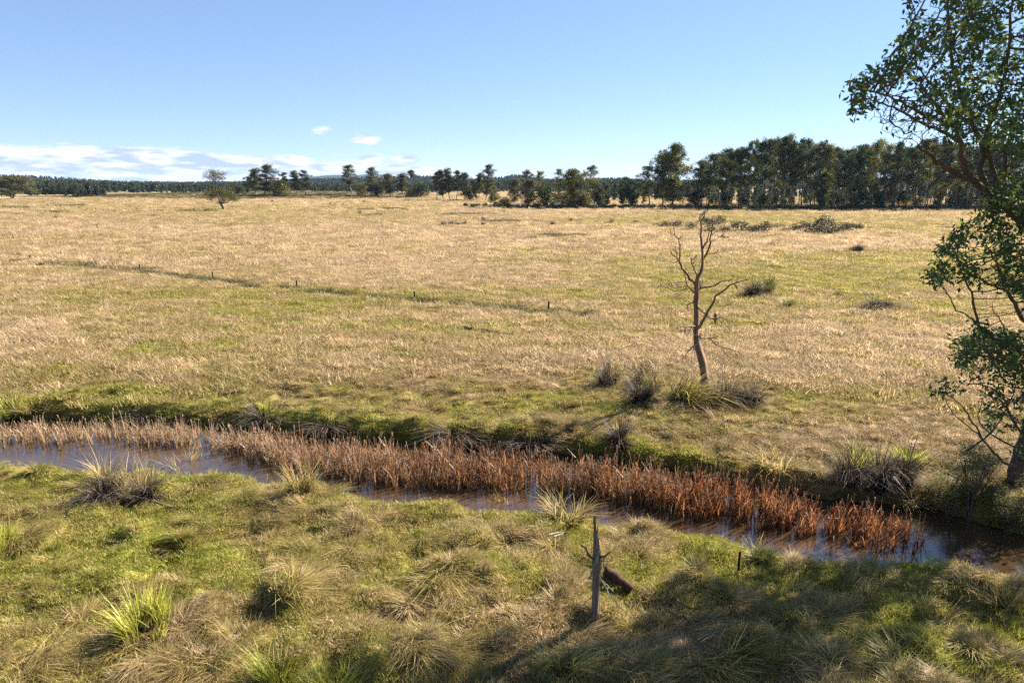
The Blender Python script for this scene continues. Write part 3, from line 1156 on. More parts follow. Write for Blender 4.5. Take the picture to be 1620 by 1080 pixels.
random.seed(3)
TREES = [
    ('multi', 20, 316, 276, 'bushy many-stemmed grey-green tree at the far end of the paddock, leftmost in view', None, 52),
    ('lone', 353, 333, 265.5, 'lone spreading tree with a leafy tuft above its crown, standing in the dry paddock', None, None),
    ('bush0', 378, 307, 291, 'dark round bush at the foot of the tree clump behind the lone tree', None, 22),
    ('mid0', 393, 308, 274, 'light green rounded tree between dark bush and tall bare-topped tree on the rise', None, 22),
    ('slim1', 406, 309, 264, 'slender tree close beside the tall bare-topped tree on the low rise', None, 16),
    ('slim0', 417, 310, 258, 'tall tree with bare twigs above its crown, in the clump behind the lone tree', None, 26),
    ('bush1', 441, 309, 281, 'broad olive bush sloping down the east side of the tree clump on the rise', None, 32),
    ('tier', 455, 309, 272, 'small slender tree with flat tiers of leaves standing alone on the rise', None, 17),
    ('slim1', 472, 310, 268, 'dense slender tree, left one of a pair on the rise', None, 15),
    ('slim2', 482, 310, 267, 'slender tree with pale bare trunk, right one of a pair on the rise', None, 16),
    ('small', 535, 307, 287, 'small thin brownish tree standing apart on the skyline below the blue mountain', None, 8),
    ('slim2', 557, 308, 258, 'tall thin tree with sparse wispy crown in front of the mountain', None, 20),
    ('bush1', 575, 310, 286, 'yellowish bush between the two wispy tall trees', None, 17),
    ('slim0', 586, 311, 262, 'tall sparse tree rising behind a dark conical bush', None, 18),
    ('bush2', 596, 311, 291, 'dark green conical bush at the foot of a tall sparse tree', None, 16),
    ('small', 604, 311, 280, 'short thin tree just past the dark conical bush', None, 13),
    ('mid1', 618, 312, 273, 'leafy mid-height tree in the loose row on the rise', None, 22),
    ('slim1', 639, 312, 272, 'narrow tree with drooping crown left of the two round bushes', None, 15),
    ('tuft', 652, 313, 268, 'very thin bare-trunked tree with a single tuft of leaves on top', None, 10),
    ('bush1', 651, 313, 295, 'smaller of two round bushes at the end of the row on the rise', None, 17),
    ('bush0', 667, 313, 286, 'larger of two round dark bushes at the end of the row on the rise', None, 22),
    ('slim2', 692, 317, 269, 'thin ragged tree at the west end of the middle stand', None, 13),
    ('slim0', 702, 317, 266, 'second tree from the west end of the middle stand', None, 15),
    ('slim1', 713, 317, 264, 'tallest tree in the western half of the middle stand', None, 16),
    ('slim2', 723, 317, 267, 'pale-trunked tree at the centre of the middle stand', None, 15),
    ('mid1', 735, 317, 271, 'leafy tree at the east side of the middle stand', None, 18),
    ('bush0', 743, 317, 297, 'low dark bush at the foot of the middle stand', None, 12),
    ('mid0', 753, 317, 285, 'short olive tree in the gap east of the middle stand', None, 14),
    ('slim1', 758, 317, 271, 'dark crowned tree next to the spire-topped tree', None, 15),
    ('slim0', 768, 318, 257, 'tree with a thin leafy spire on top, tallest near the picture centre', None, 18),
    ('dead', 784, 318, 268, 'almost bare thin tree between the spire-topped tree and the dark row', None, 7),
    ('mid0', 784, 329, 293, 'yellow-topped tree with a forked trunk at the west end of the dark row', None, 27),
    ('bush0', 799, 328, 311, 'dark ball-shaped bush under the yellow-topped tree', None, 19),
    ('mid1', 813, 326, 280, 'pale open tree standing behind the ball-shaped bush', None, 19),
    ('wood1', 838, 325, 266, 'round-topped tree behind the grey open tree of the dark row', None, 22),
    ('mid1', 834, 329, 281, 'grey open-crowned tree with dark trunk in the dark row', None, 28),
    ('wood3', 856, 325, 269, 'yellowish round-topped tree behind the dense block of the dark row', None, 20),
    ('bush0', 864, 329, 286, 'dense dark bushy tree filling the middle of the dark row', None, 28),
    ('wood0', 883, 323, 265, 'small-headed tree showing above the row left of the biggest dark tree', None, 18),
    ('big1', 905, 330, 264, 'biggest broad dark tree in the row left of the wood', None, 46),
    ('wood3', 930, 326, 260, 'tall yellow-green tree behind the biggest dark tree', None, 26),
    ('bush1', 922, 330, 297, 'leafy bush at the foot of the biggest dark tree', None, 20),
    ('mid2', 948, 329, 287, 'shorter tree at the east end of the dark row', None, 20),
    ('mid1', 958, 328, 289, 'thin grey tree last at the east end of the dark row', None, 14),
    ('mid2', 985, 326, 287, 'small rounded tree just west of the wood', None, 15),
    ('mid2', 1000, 327, 278, 'dark pyramid-shaped tree in front of the western edge of the wood', None, 28),
    ('mid0', 1018, 326, 285, 'pale yellowish tree beside the dark pyramid-shaped tree', None, 16),
    ('wood5', 1028, 326, 260, 'slanting light-crowned tree west of the two big ragged trees', None, 28),
    ('big0', 1048, 327, 238, 'left one of the two big ragged trees at the western edge of the wood', None, 36),
    ('big1', 1064, 328, 221, 'tallest ragged tree at the western edge of the wood', None, 46),
]
for key, px, b, t, lab, grp, w in TREES:
    nm = 'eucalyptus_tree'
    cat = 'tree'
    if key.startswith('bush'):
        nm, cat = 'bush', 'bush'
    if key == 'dead':
        nm = 'dead_tree'
    if key == 'lone':
        nm = 'lone_tree'
    plant_tree(key, px, b, t, lab, cat, 'trees along the far side of the paddock' if key != 'lone' else None, 1.0, 0.0 if key == 'lone' else None, nm, None, w)

# the wood: an outline row and rows behind it
WT = [(985, 285), (1010, 262), (1030, 245), (1085, 252), (1100, 248), (1120, 236), (1145, 227), (1165, 236), (1185, 221), (1200, 214), (1215, 216), (1240, 207), (1252, 212),
      (1272, 216), (1290, 220), (1310, 222), (1328, 234), (1345, 226), (1372, 215), (1392, 219), (1410, 222), (1435, 213), (1470, 215), (1500, 220), (1530, 226), (1570, 224), (1640, 224), (1760, 226)]
wx, wy = np.array(WT, float).T
random.seed(12)
x = 1104.0
k = 0
ORD = ('first second third fourth fifth sixth seventh eighth ninth tenth eleventh twelfth thirteenth fourteenth fifteenth sixteenth seventeenth eighteenth nineteenth twentieth '
       'twenty-first twenty-second twenty-third twenty-fourth twenty-fifth twenty-sixth twenty-seventh twenty-eighth twenty-ninth thirtieth thirty-first thirty-second thirty-third '
       'thirty-fourth thirty-fifth thirty-sixth thirty-seventh thirty-eighth thirty-ninth fortieth forty-first forty-second').split()
while x < 1625:
    for row in range(3):
        if x > 1560 and row == 1:
            continue
        px = x + random.uniform(-5, 5) + row * 5
        base = 330.5 - row * 3.4 + random.uniform(-.7, .7)
        top = np.interp(px, wx, wy) + (random.choice((0, 0, 4, 9, 16)) if row < 2 else random.choice((4, 12, 22)))
        key = 'wood%d' % random.randrange(6)
        lab = ('tall eucalypt in the front row of the dark wood, %s from its western end' % ORD[k]) if row == 0 else 'eucalypt standing behind the front row inside the dark wood'
        plant_tree(key, px, base, top, lab, 'tree', 'trees of the dark wood', 1.0,
                   None, 'eucalyptus_tree', None, random.uniform(19, 31))
    k += 1
    x += random.uniform(12, 19)
# understorey trees in front of the wood
for px, b, t, w, lab in ((1300, 331, 288, 24, 'short dark bushy tree in front of the middle of the wood'), (1355, 331, 283, 28, 'wide dark understorey tree in front of the wood, east of the short bushy one'),
                         (1412, 331, 276, 24, 'small golden-topped tree in front of the eastern part of the wood'), (1480, 330, 284, 24, 'pale understorey tree near the east end of the wood'),
                         (1100, 329, 297, 22, 'low dark bushy tree in the gap beside the two big ragged trees'), (1390, 331, 293, 20, 'low bushy tree left of the golden-topped tree before the wood'),
                         (1205, 330, 300, 17, 'thin low tree in a sunlit gap of the wood'), (1517, 330, 288, 18, 'pale young tree at the sparse eastern end of the wood')):
    plant_tree('mid2' if px not in (1412, 1480, 1517) else 'mid0', px, b, t, lab, 'tree', 'understorey trees before the wood', 1.0, None, 'understorey_tree', None, w)


# ------------------------------------------------------------------ far forest, undergrowth, rush beds (uncountable)
def build_forest():
    rng = np.random.default_rng(5)
    me = []
    for s in range(4):
        tk, cr = gen_tree(200 + s, 14, .25, .17, 9, 1.5, 26, 1.1, .012, 1, .4, 1., .5, 'cone' if s < 3 else 'round', .8)
        for a in range(len(tk.v)):
            pass
        cr.add(np.concatenate(tk.v), np.concatenate([np.asarray(f) for f in tk.f if np.asarray(f).shape[1] == 4]) if True else [], .2, .5) if all(np.asarray(f).shape[1] == 4 for f in tk.f) else None
        me.append(cr.mesh('forest_tree', M['leaf_forest']))
    coll = proto_collection('forest_tree', me)
    X, Y, S = [], [], []

    def zone(n, p0, p1, d0, d1, s0, s1):
        px = rng.uniform(p0, p1, n)
        d = rng.uniform(d0, d1, n)
        X.append((px - CX) / FPX * d)
        Y.append(d)
        S.append(rng.uniform(s0 * .8, s1 * 1.05, n) * np.interp(px, [120, 300, 520, 900], [1.0, .74, .72, 1.0]))
    zone(3200, -330, 520, 700, 1150, .8, 1.05)
    zone(180, 60, 170, 560, 640, .62, .85)
    zone(70, 118, 180, 540, 590, .5, .7)
    zone(1500, 300, 1010, 1000, 1700, .8, 1.25)
    zone(250, 480, 720, 820, 950, .45, .9)
    zone(520, 940, 1750, 440, 620, .35, .85)
    zone(700, 500, 1000, 760, 1000, .5, .95)
    zone(900, 900, 1900, 900, 1500, .7, 1.0)
    x, y, s = map(np.concatenate, (X, Y, S))
    z = terrain(x, y)
    # cover of the low hills
    rows = mid_hill
    n = 11000
    a = rng.uniform(0, 1, n)
    j = rng.integers(120, 520, n)
    r = rng.integers(1, 4, n)
    R = np.stack(rows, 0)
    e = rng.uniform(0, 1, n)[:, None]
    Q = (R[r, j] * (1 - a[:, None]) + R[r + 1, j] * a[:, None]) * (1 - e) + (R[r, j + 1] * (1 - a[:, None]) + R[r + 1, j + 1] * a[:, None]) * e
    P = np.concatenate([np.stack([x, y, z - .2], 1), Q - np.array((0, 0, 2.0))])
    s = np.concatenate([s, rng.uniform(.45, .95, n)])
    m = len(P)
    scatter('forest', coll, P, np.stack([np.zeros(m), np.zeros(m), rng.uniform(0, 6.28, m)], 1), s, rng.integers(0, 4, m), np.zeros(m),
            'dark distant forest along the horizon and over the low hills', 'forest')


build_forest()


def build_undergrowth():
    rng = np.random.default_rng(6)
    me = []
    for s in range(3):
        tk, cr = gen_bush(300 + s, 1.6, 2.4, 420, .3, 8)
        me.append(cr.mesh('low_scrub', M['scrub']))
    for s in range(3):
        tk, cr = gen_bush(310 + s, 6.0, 5.0, 1000, .5, 12)
        me.append(cr.mesh('low_scrub', M['leaf_dark']))
    coll = proto_collection('low_scrub', me)
    px = np.concatenate([rng.uniform(735, 1000, 180), rng.uniform(1000, 1560, 520)])  # strip of dark scrub, also drawing the shadow band at the trees' foot
    py = np.interp(px, [735, 800, 950, 1060, 1200, 1560], [327.5, 328.5, 330.5, 330.5, 331.5, 331.5]) + rng.normal(0, .6, len(px))
    px2 = np.concatenate([rng.uniform(1090, 1580, 75), rng.uniform(830, 1000, 12)])
    py2 = 329 - rng.uniform(0, 7, len(px2))
    k1 = len(px)
    px, py = np.concatenate([px, px2]), np.concatenate([py, py2])
    P = np.array([at_z(a, b, 0) for a, b in zip(px, py)])
    P[:, 2] = terrain(P[:, 0], P[:, 1]) - .1
    n = len(P)
    kind = np.where(np.arange(n) < k1, rng.integers(0, 3, n), rng.integers(3, 6, n))
    scatter('undergrowth', coll, P, np.stack([np.zeros(n), np.zeros(n), rng.uniform(0, 6.28, n)], 1), rng.uniform(.5, 1.35, n), kind, np.zeros(n),
            'low dark scrub drawing the shadow band along the foot of the trees', 'undergrowth')
    # rush beds: dark strip on the rise and dark ovals in the paddock
    me = []
    for s in range(3):
        mb = MB()
        blades(mb, rng, 220, 2.2, .8, .10, .3, .3, 1)
        me.append(mb.mesh('rush', M['rush_dark']))
    for s in range(2):
        mb = MB()
        blades(mb, rng, 110, .55, .62, .035, .35, .4, 2)
        me.append(mb.mesh('rush', M['rush_dark']))
    coll = proto_collection('rush', me)
    X, Y = [], []
    n = 24000
    gx = rng.uniform(-370, -60, n)
    gy = rng.uniform(500, 650, n)
    # front edge of the strip in the picture
    pr = project(np.stack([gx, gy, terrain(gx, gy)], 1))
    front = np.interp(pr[:, 0], [150, 210, 300, 420, 520, 570, 640, 700], [312, 314, 316, 317, 316, 314.5, 313.5, 312]) + 2.0 * fbm(gx, gy, 14, 3, 7)
    ok = (pr[:, 1] < front) & (pr[:, 0] > 110 + rng.uniform(0, 60, n)) & (pr[:, 0] < 660)
    X.append(gx[ok])
    Y.append(gy[ok])
    for (a, b, ra, rb, m) in ((25, 329, 32, 1.6, 110), (98, 326, 16, 1.2, 40), (130, 325, 14, 1, 30), (80, 336, 30, 1.2, 50), (585, 332, 16, 1.2, 45), (618, 331, 22, 1.2, 60),
                              (740, 340, 42, 1.3, 110), (595, 341, 10, .8, 20), (800, 351, 40, 1.4, 40), (870, 374, 40, 2, 40), (35, 413, 22, 1.5, 26), (100, 417, 60, 1.6, 50), (205, 428, 40, 2, 36), (150, 419, 40, 2, 30)):
        q = rng.normal(0, .45, (m, 2))
        p = np.array([at_z(a + u * ra, b + v * rb, 0) for u, v in q])
        X.append(p[:, 0])
        Y.append(p[:, 1])
    fx = rng.uniform(FENCE_W[0, 0] - 12, 8, 900)
    fy = np.interp(fx, FENCE_W[:, 0], FENCE_W[:, 1]) - 1.0 + rng.normal(0, .55, 900)
    ok = fbm(fx, fy, 6, 3, 67) > np.interp(fx, [-60, 8], [-.13, .0])
    X.append(fx[ok])
    Y.append(fy[ok])
    x, y = np.concatenate(X), np.concatenate(Y)
    m = len(x)
    scatter('rushes', coll, np.stack([x, y, terrain(x, y) - .03], 1), np.stack([np.zeros(m), np.zeros(m), rng.uniform(0, 6.28, m)], 1), np.where(y < 150, .95, 1.0) * rng.uniform(.5, 1.1, m), np.where(y < 150, rng.integers(3, 5, m), rng.integers(0, 3, m)),
            np.zeros(m), 'dark olive rushes in a strip over the rise and in low beds', 'rushes')


build_undergrowth()

# ------------------------------------------------------------------ cattails
UP_PX = np.array([(-60, 682), (0, 682), (150, 680), (300, 684), (450, 700), (600, 715), (750, 723), (850, 733), (950, 746), (1050, 760), (1150, 779), (1250, 797), (1330, 813), (1390, 828), (1425, 838)], float)
LO_PX = np.array([(-60, 703), (0, 703), (150, 701), (300, 709), (400, 724), (480, 762), (600, 776), (750, 784), (850, 788), (950, 800), (1050, 820), (1150, 834), (1250, 851), (1330, 863), (1390, 870), (1425, 862)], float)


def cattail_mesh(rng, mat, n=3, H=1.75, parts=None):
    mb = MB()
    for k in range(n):
        r0 = np.array([rng.normal(0, .13), rng.normal(0, .13), 0])
        h = H * rng.uniform(.6, 1.15)
        lean = rng.normal(0, .10, 2)
        top = r0 + np.array([lean[0] * h, lean[1] * h, h])
        v = rng.uniform()
        tube(mb, spline([r0, (r0 + top) / 2 + rng.normal(0, .02, 3), top], 4), np.linspace(.017, .009, 4), 3, v, cap=False)
        if rng.uniform() < .45:
            tube(mb, np.stack([top - np.array([0, 0, .20]), top - np.array([0, 0, .1]), top]), [.018, .042, .024], 5, v)
            mb.b[-1] = np.full(len(mb.b[-1]), 1.0)
        for q in range(3):
            hd = rng.uniform(0, 6.28)
            L = h * rng.uniform(.65, 1.0)
            bend = rng.uniform(.04, .45)
            brk = rng.uniform() < .4
            c = []
            for s in (0, .35, .7, 1.0):
                hor = L * (.06 * s + bend * s * s * s)
                ver = L * (s - (.35 * max(0, s - .6) * 2.5 if brk else .05 * s * s))
                c.append(r0 + np.array([math.cos(hd) * hor, math.sin(hd) * hor, ver]))
            w = .026 * rng.uniform(.6, 1.3)
            a = hd + 1.57 + rng.normal(0, .5)
            o = np.array([math.cos(a), math.sin(a), 0])
            V = []
            for i, p in enumerate(c):
                ww = w * (1 - .8 * (i / 3) ** 2)
                V += [p - o * ww, p + o * ww]
            mb.add(V, [(2 * i, 2 * i + 1, 2 * i + 3, 2 * i + 2) for i in range(3)], rng.uniform(), np.repeat([0, .3, .55, .8], 2))
    return mb


def build_cattails():
    rng = np.random.default_rng(8)
    me = [cattail_mesh(rng, None, 3).mesh('cattail', M['cattail']) for k in range(8)]
    coll = proto_collection('cattail_clump', me)
    n = 3900
    # more of them where the belt is wide
    px = rng.uniform(-60, 1425, n)
    up = np.interp(px, UP_PX[:, 0], UP_PX[:, 1]) + np.interp(px, [0, 400, 520, 1390], [2, 4, 14, 12])
    lo = np.interp(px, LO_PX[:, 0], LO_PX[:, 1]) - np.interp(px, [400, 520, 1425], [0, 9, 9])
    v = rng.uniform(0, 1, n)
    py = up + (lo - up) * v + rng.normal(0, 3.5, n)
    keep = rng.uniform(0, 1, n) < np.clip((lo - up) / 52, .30, 1) * np.where(px < 400, 1.3, np.interp(px, [1180, 1300, 1425], [1, .65, .06]))
    px, py, v = px[keep], py[keep], v[keep]
    P = np.array([at_z(a, b, WATER_Z) for a, b in zip(px, py)])
    thin = fbm(P[:, 0], P[:, 1], 1.6, 3, 14)
    keep = (thin > -.26) & (rng.uniform(0, 1, len(px)) < .62 + .9 * thin)
    P, px, v = P[keep], px[keep], v[keep]
    P[:, 2] = np.maximum(WATER_Z - .1, terrain(P[:, 0], P[:, 1]) - .05)
    P[:, 2] = np.minimum(P[:, 2], WATER_Z + .1)
    m = len(P)
    rust = np.clip(np.interp(px, [0, 350, 480, 700, 1000, 1400], [-.12, .0, .30, .52, .78, .92]) + .45 * fbm(P[:, 0], P[:, 1], 3, 3, 15), 0, 1)
    sc = np.interp(px, [0, 350, 520, 1200, 1400], [.60, .64, .76, .78, .62]) * rng.uniform(.45, 1.3, m)
    rot = np.stack([rng.normal(0, .08, m), rng.normal(0, .08, m), rng.uniform(0, 6.28, m)], 1)
    scatter('cattail_reeds', coll, P, rot, sc, rng.integers(0, 8, m), rust, 'dense belt of dry cattails standing in the creek, tan to rust brown', 'cattails')
    # single stalks at the thin eastern end, standing in open blue water
    protos = []
    for k in range(5):
        r2 = np.random.default_rng(50 + k)
        root = bpy.data.objects.new('cattail', None)
        h = r2.uniform(1.2, 1.8)
        s = MB()
        top = np.array([r2.normal(0, .08), r2.normal(0, .08), h])
        tube(s, spline([(0, 0, 0), top * .5 + np.array([.02, 0, 0]), top], 4), np.linspace(.016, .008, 4), 4)
        st = s.mesh('stalk', M['cattail_single'])
        hd = MB()
        tube(hd, np.stack([top - np.array([0, 0, .22]), top - np.array([0, 0, .1]), top + np.array([.01, 0, .03])]), [.016, .034, .018], 5, .6)
        hd.b = [np.full(len(b), .95) for b in hd.b]
        hm = hd.mesh('seed_head', M['cattail_single'])
        lm = []
        for q in range(3):
            b = MB()
            blades(b, r2, 1, .02, h * r2.uniform(.7, .95), .05, .08, .22, 3)
            lm.append(b.mesh('leaf', M['cattail_single']))
        protos.append((st, hm, lm))
    rng2 = np.random.default_rng(77)
    cnt = 0
    for k in range(90):
        a = 1345 + 118 * rng2.uniform() ** 1.25
        f = (a - 1345) / 118
        b = 822 + 28 * f + rng2.uniform(0, 1) * (44 - 12 * f)
        if rng2.uniform() < .15 + f * .6:
            continue
        p = at_z(a, b, WATER_Z)
        st, hm, lm = protos[k % 5]
        root = bpy.data.objects.new('cattail', None)
        COL.objects.link(root)
        root.empty_display_size = .1
        root.location = (p[0], p[1], WATER_Z - .06)
        root.rotation_euler = (0, 0, rng2.uniform(0, 6.28))
        root.rotation_euler = (rng2.normal(0, .08), rng2.normal(0, .08), rng2.uniform(0, 6.28))
        root.scale = (1, 1, rng2.uniform(.4, .85))
        link('stalk', st, root)
        if rng2.uniform() < .6:
            link('seed_head', hm, root)
        for l in lm:
            link('leaf', l, root)
        tag(root, 'single rust brown cattail in open blue water past the reed belt end', 'cattail', 'single cattails at the thin end of the belt')
        cnt += 1


build_cattails()

# ------------------------------------------------------------------ tussocks, sedges, scattered bushes
def tussock_mesh(seed, mat, subs=10, n=36, R=.34, h=.8, w=.016, lean=.35, droop=.5, wind=None, upright=0.0, fat=1.65):
    """several tufts of different height and lean grown together into one uneven mound"""
    rng = np.random.default_rng(seed)
    mb = MB()
    n, w = int(n / fat), w * fat
    for i in range(subs):
        r, a = R * math.sqrt(rng.uniform()), rng.uniform(0, 6.28)
        f = (1 - .45 * (r / R) ** 2) * rng.uniform(.65, 1.15)
        hd = a + rng.normal(0, .7)
        if wind is not None:
            hd = wind + rng.normal(0, .45)
        k = (.35 + 1.0 * r / R) * (1 - upright) + .35 * upright
        blades(mb, rng, n, R * .33, h * f, w, lean * k, droop * rng.uniform(.6, 1.3), 3, heading=hd, root=np.array((r * math.cos(a), r * math.sin(a), 0)), spread=rng.uniform(.45, .95), hvar=.45)
    return mb.mesh('tussock', mat)


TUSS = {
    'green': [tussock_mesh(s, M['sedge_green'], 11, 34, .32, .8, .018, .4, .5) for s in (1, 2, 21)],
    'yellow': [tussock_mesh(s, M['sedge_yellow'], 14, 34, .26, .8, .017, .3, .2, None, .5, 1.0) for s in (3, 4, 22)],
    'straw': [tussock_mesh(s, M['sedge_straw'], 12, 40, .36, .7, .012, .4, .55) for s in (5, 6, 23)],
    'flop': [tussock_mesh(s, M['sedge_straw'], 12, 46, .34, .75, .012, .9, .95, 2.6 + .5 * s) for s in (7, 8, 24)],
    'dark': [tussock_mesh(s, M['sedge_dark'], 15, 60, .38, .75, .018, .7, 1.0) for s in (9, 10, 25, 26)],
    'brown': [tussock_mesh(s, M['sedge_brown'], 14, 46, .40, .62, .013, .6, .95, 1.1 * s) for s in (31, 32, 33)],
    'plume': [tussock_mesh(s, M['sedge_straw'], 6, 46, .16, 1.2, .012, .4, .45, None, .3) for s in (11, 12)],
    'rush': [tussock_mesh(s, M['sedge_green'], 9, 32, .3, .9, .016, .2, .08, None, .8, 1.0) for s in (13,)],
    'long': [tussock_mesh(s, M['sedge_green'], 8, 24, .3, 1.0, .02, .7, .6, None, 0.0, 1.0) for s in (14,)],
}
random.seed(21)


def tussock(kind, px, py, wpx, hpx, label, group=None, name='sedge_tussock', cat='tussock', rot=None):
    p = ground_at(px, py)
    me = random.choice(TUSS[kind])
    o = link(name, me)
    dep = float(project(p)[0, 2])
    k = (.85 if kind in ('flop', 'straw', 'brown') else 1.05) if group == G_NEAR else (1.4 if group == G_DEAD else 1.2)
    W, H = k * wpx / FPX * dep, k * hpx / FPX * dep / .93
    bb = np.array(me.vertices[0].co)
    xs = np.empty(len(me.vertices) * 3)
    me.vertices.foreach_get('co', xs)
    xs = xs.reshape(-1, 3)
    w0 = np.percentile(xs[:, 0], 97) - np.percentile(xs[:, 0], 3)
    h0 = np.percentile(xs[:, 2], 99)
    o.location = (p[0], p[1], p[2] - .04)
    o.scale = (W / w0, W / w0, H / h0)
    o.rotation_euler = (0, 0, random.uniform(0, 6.28) if rot is None else rot)
    tag(o, label, cat, group)
    return o


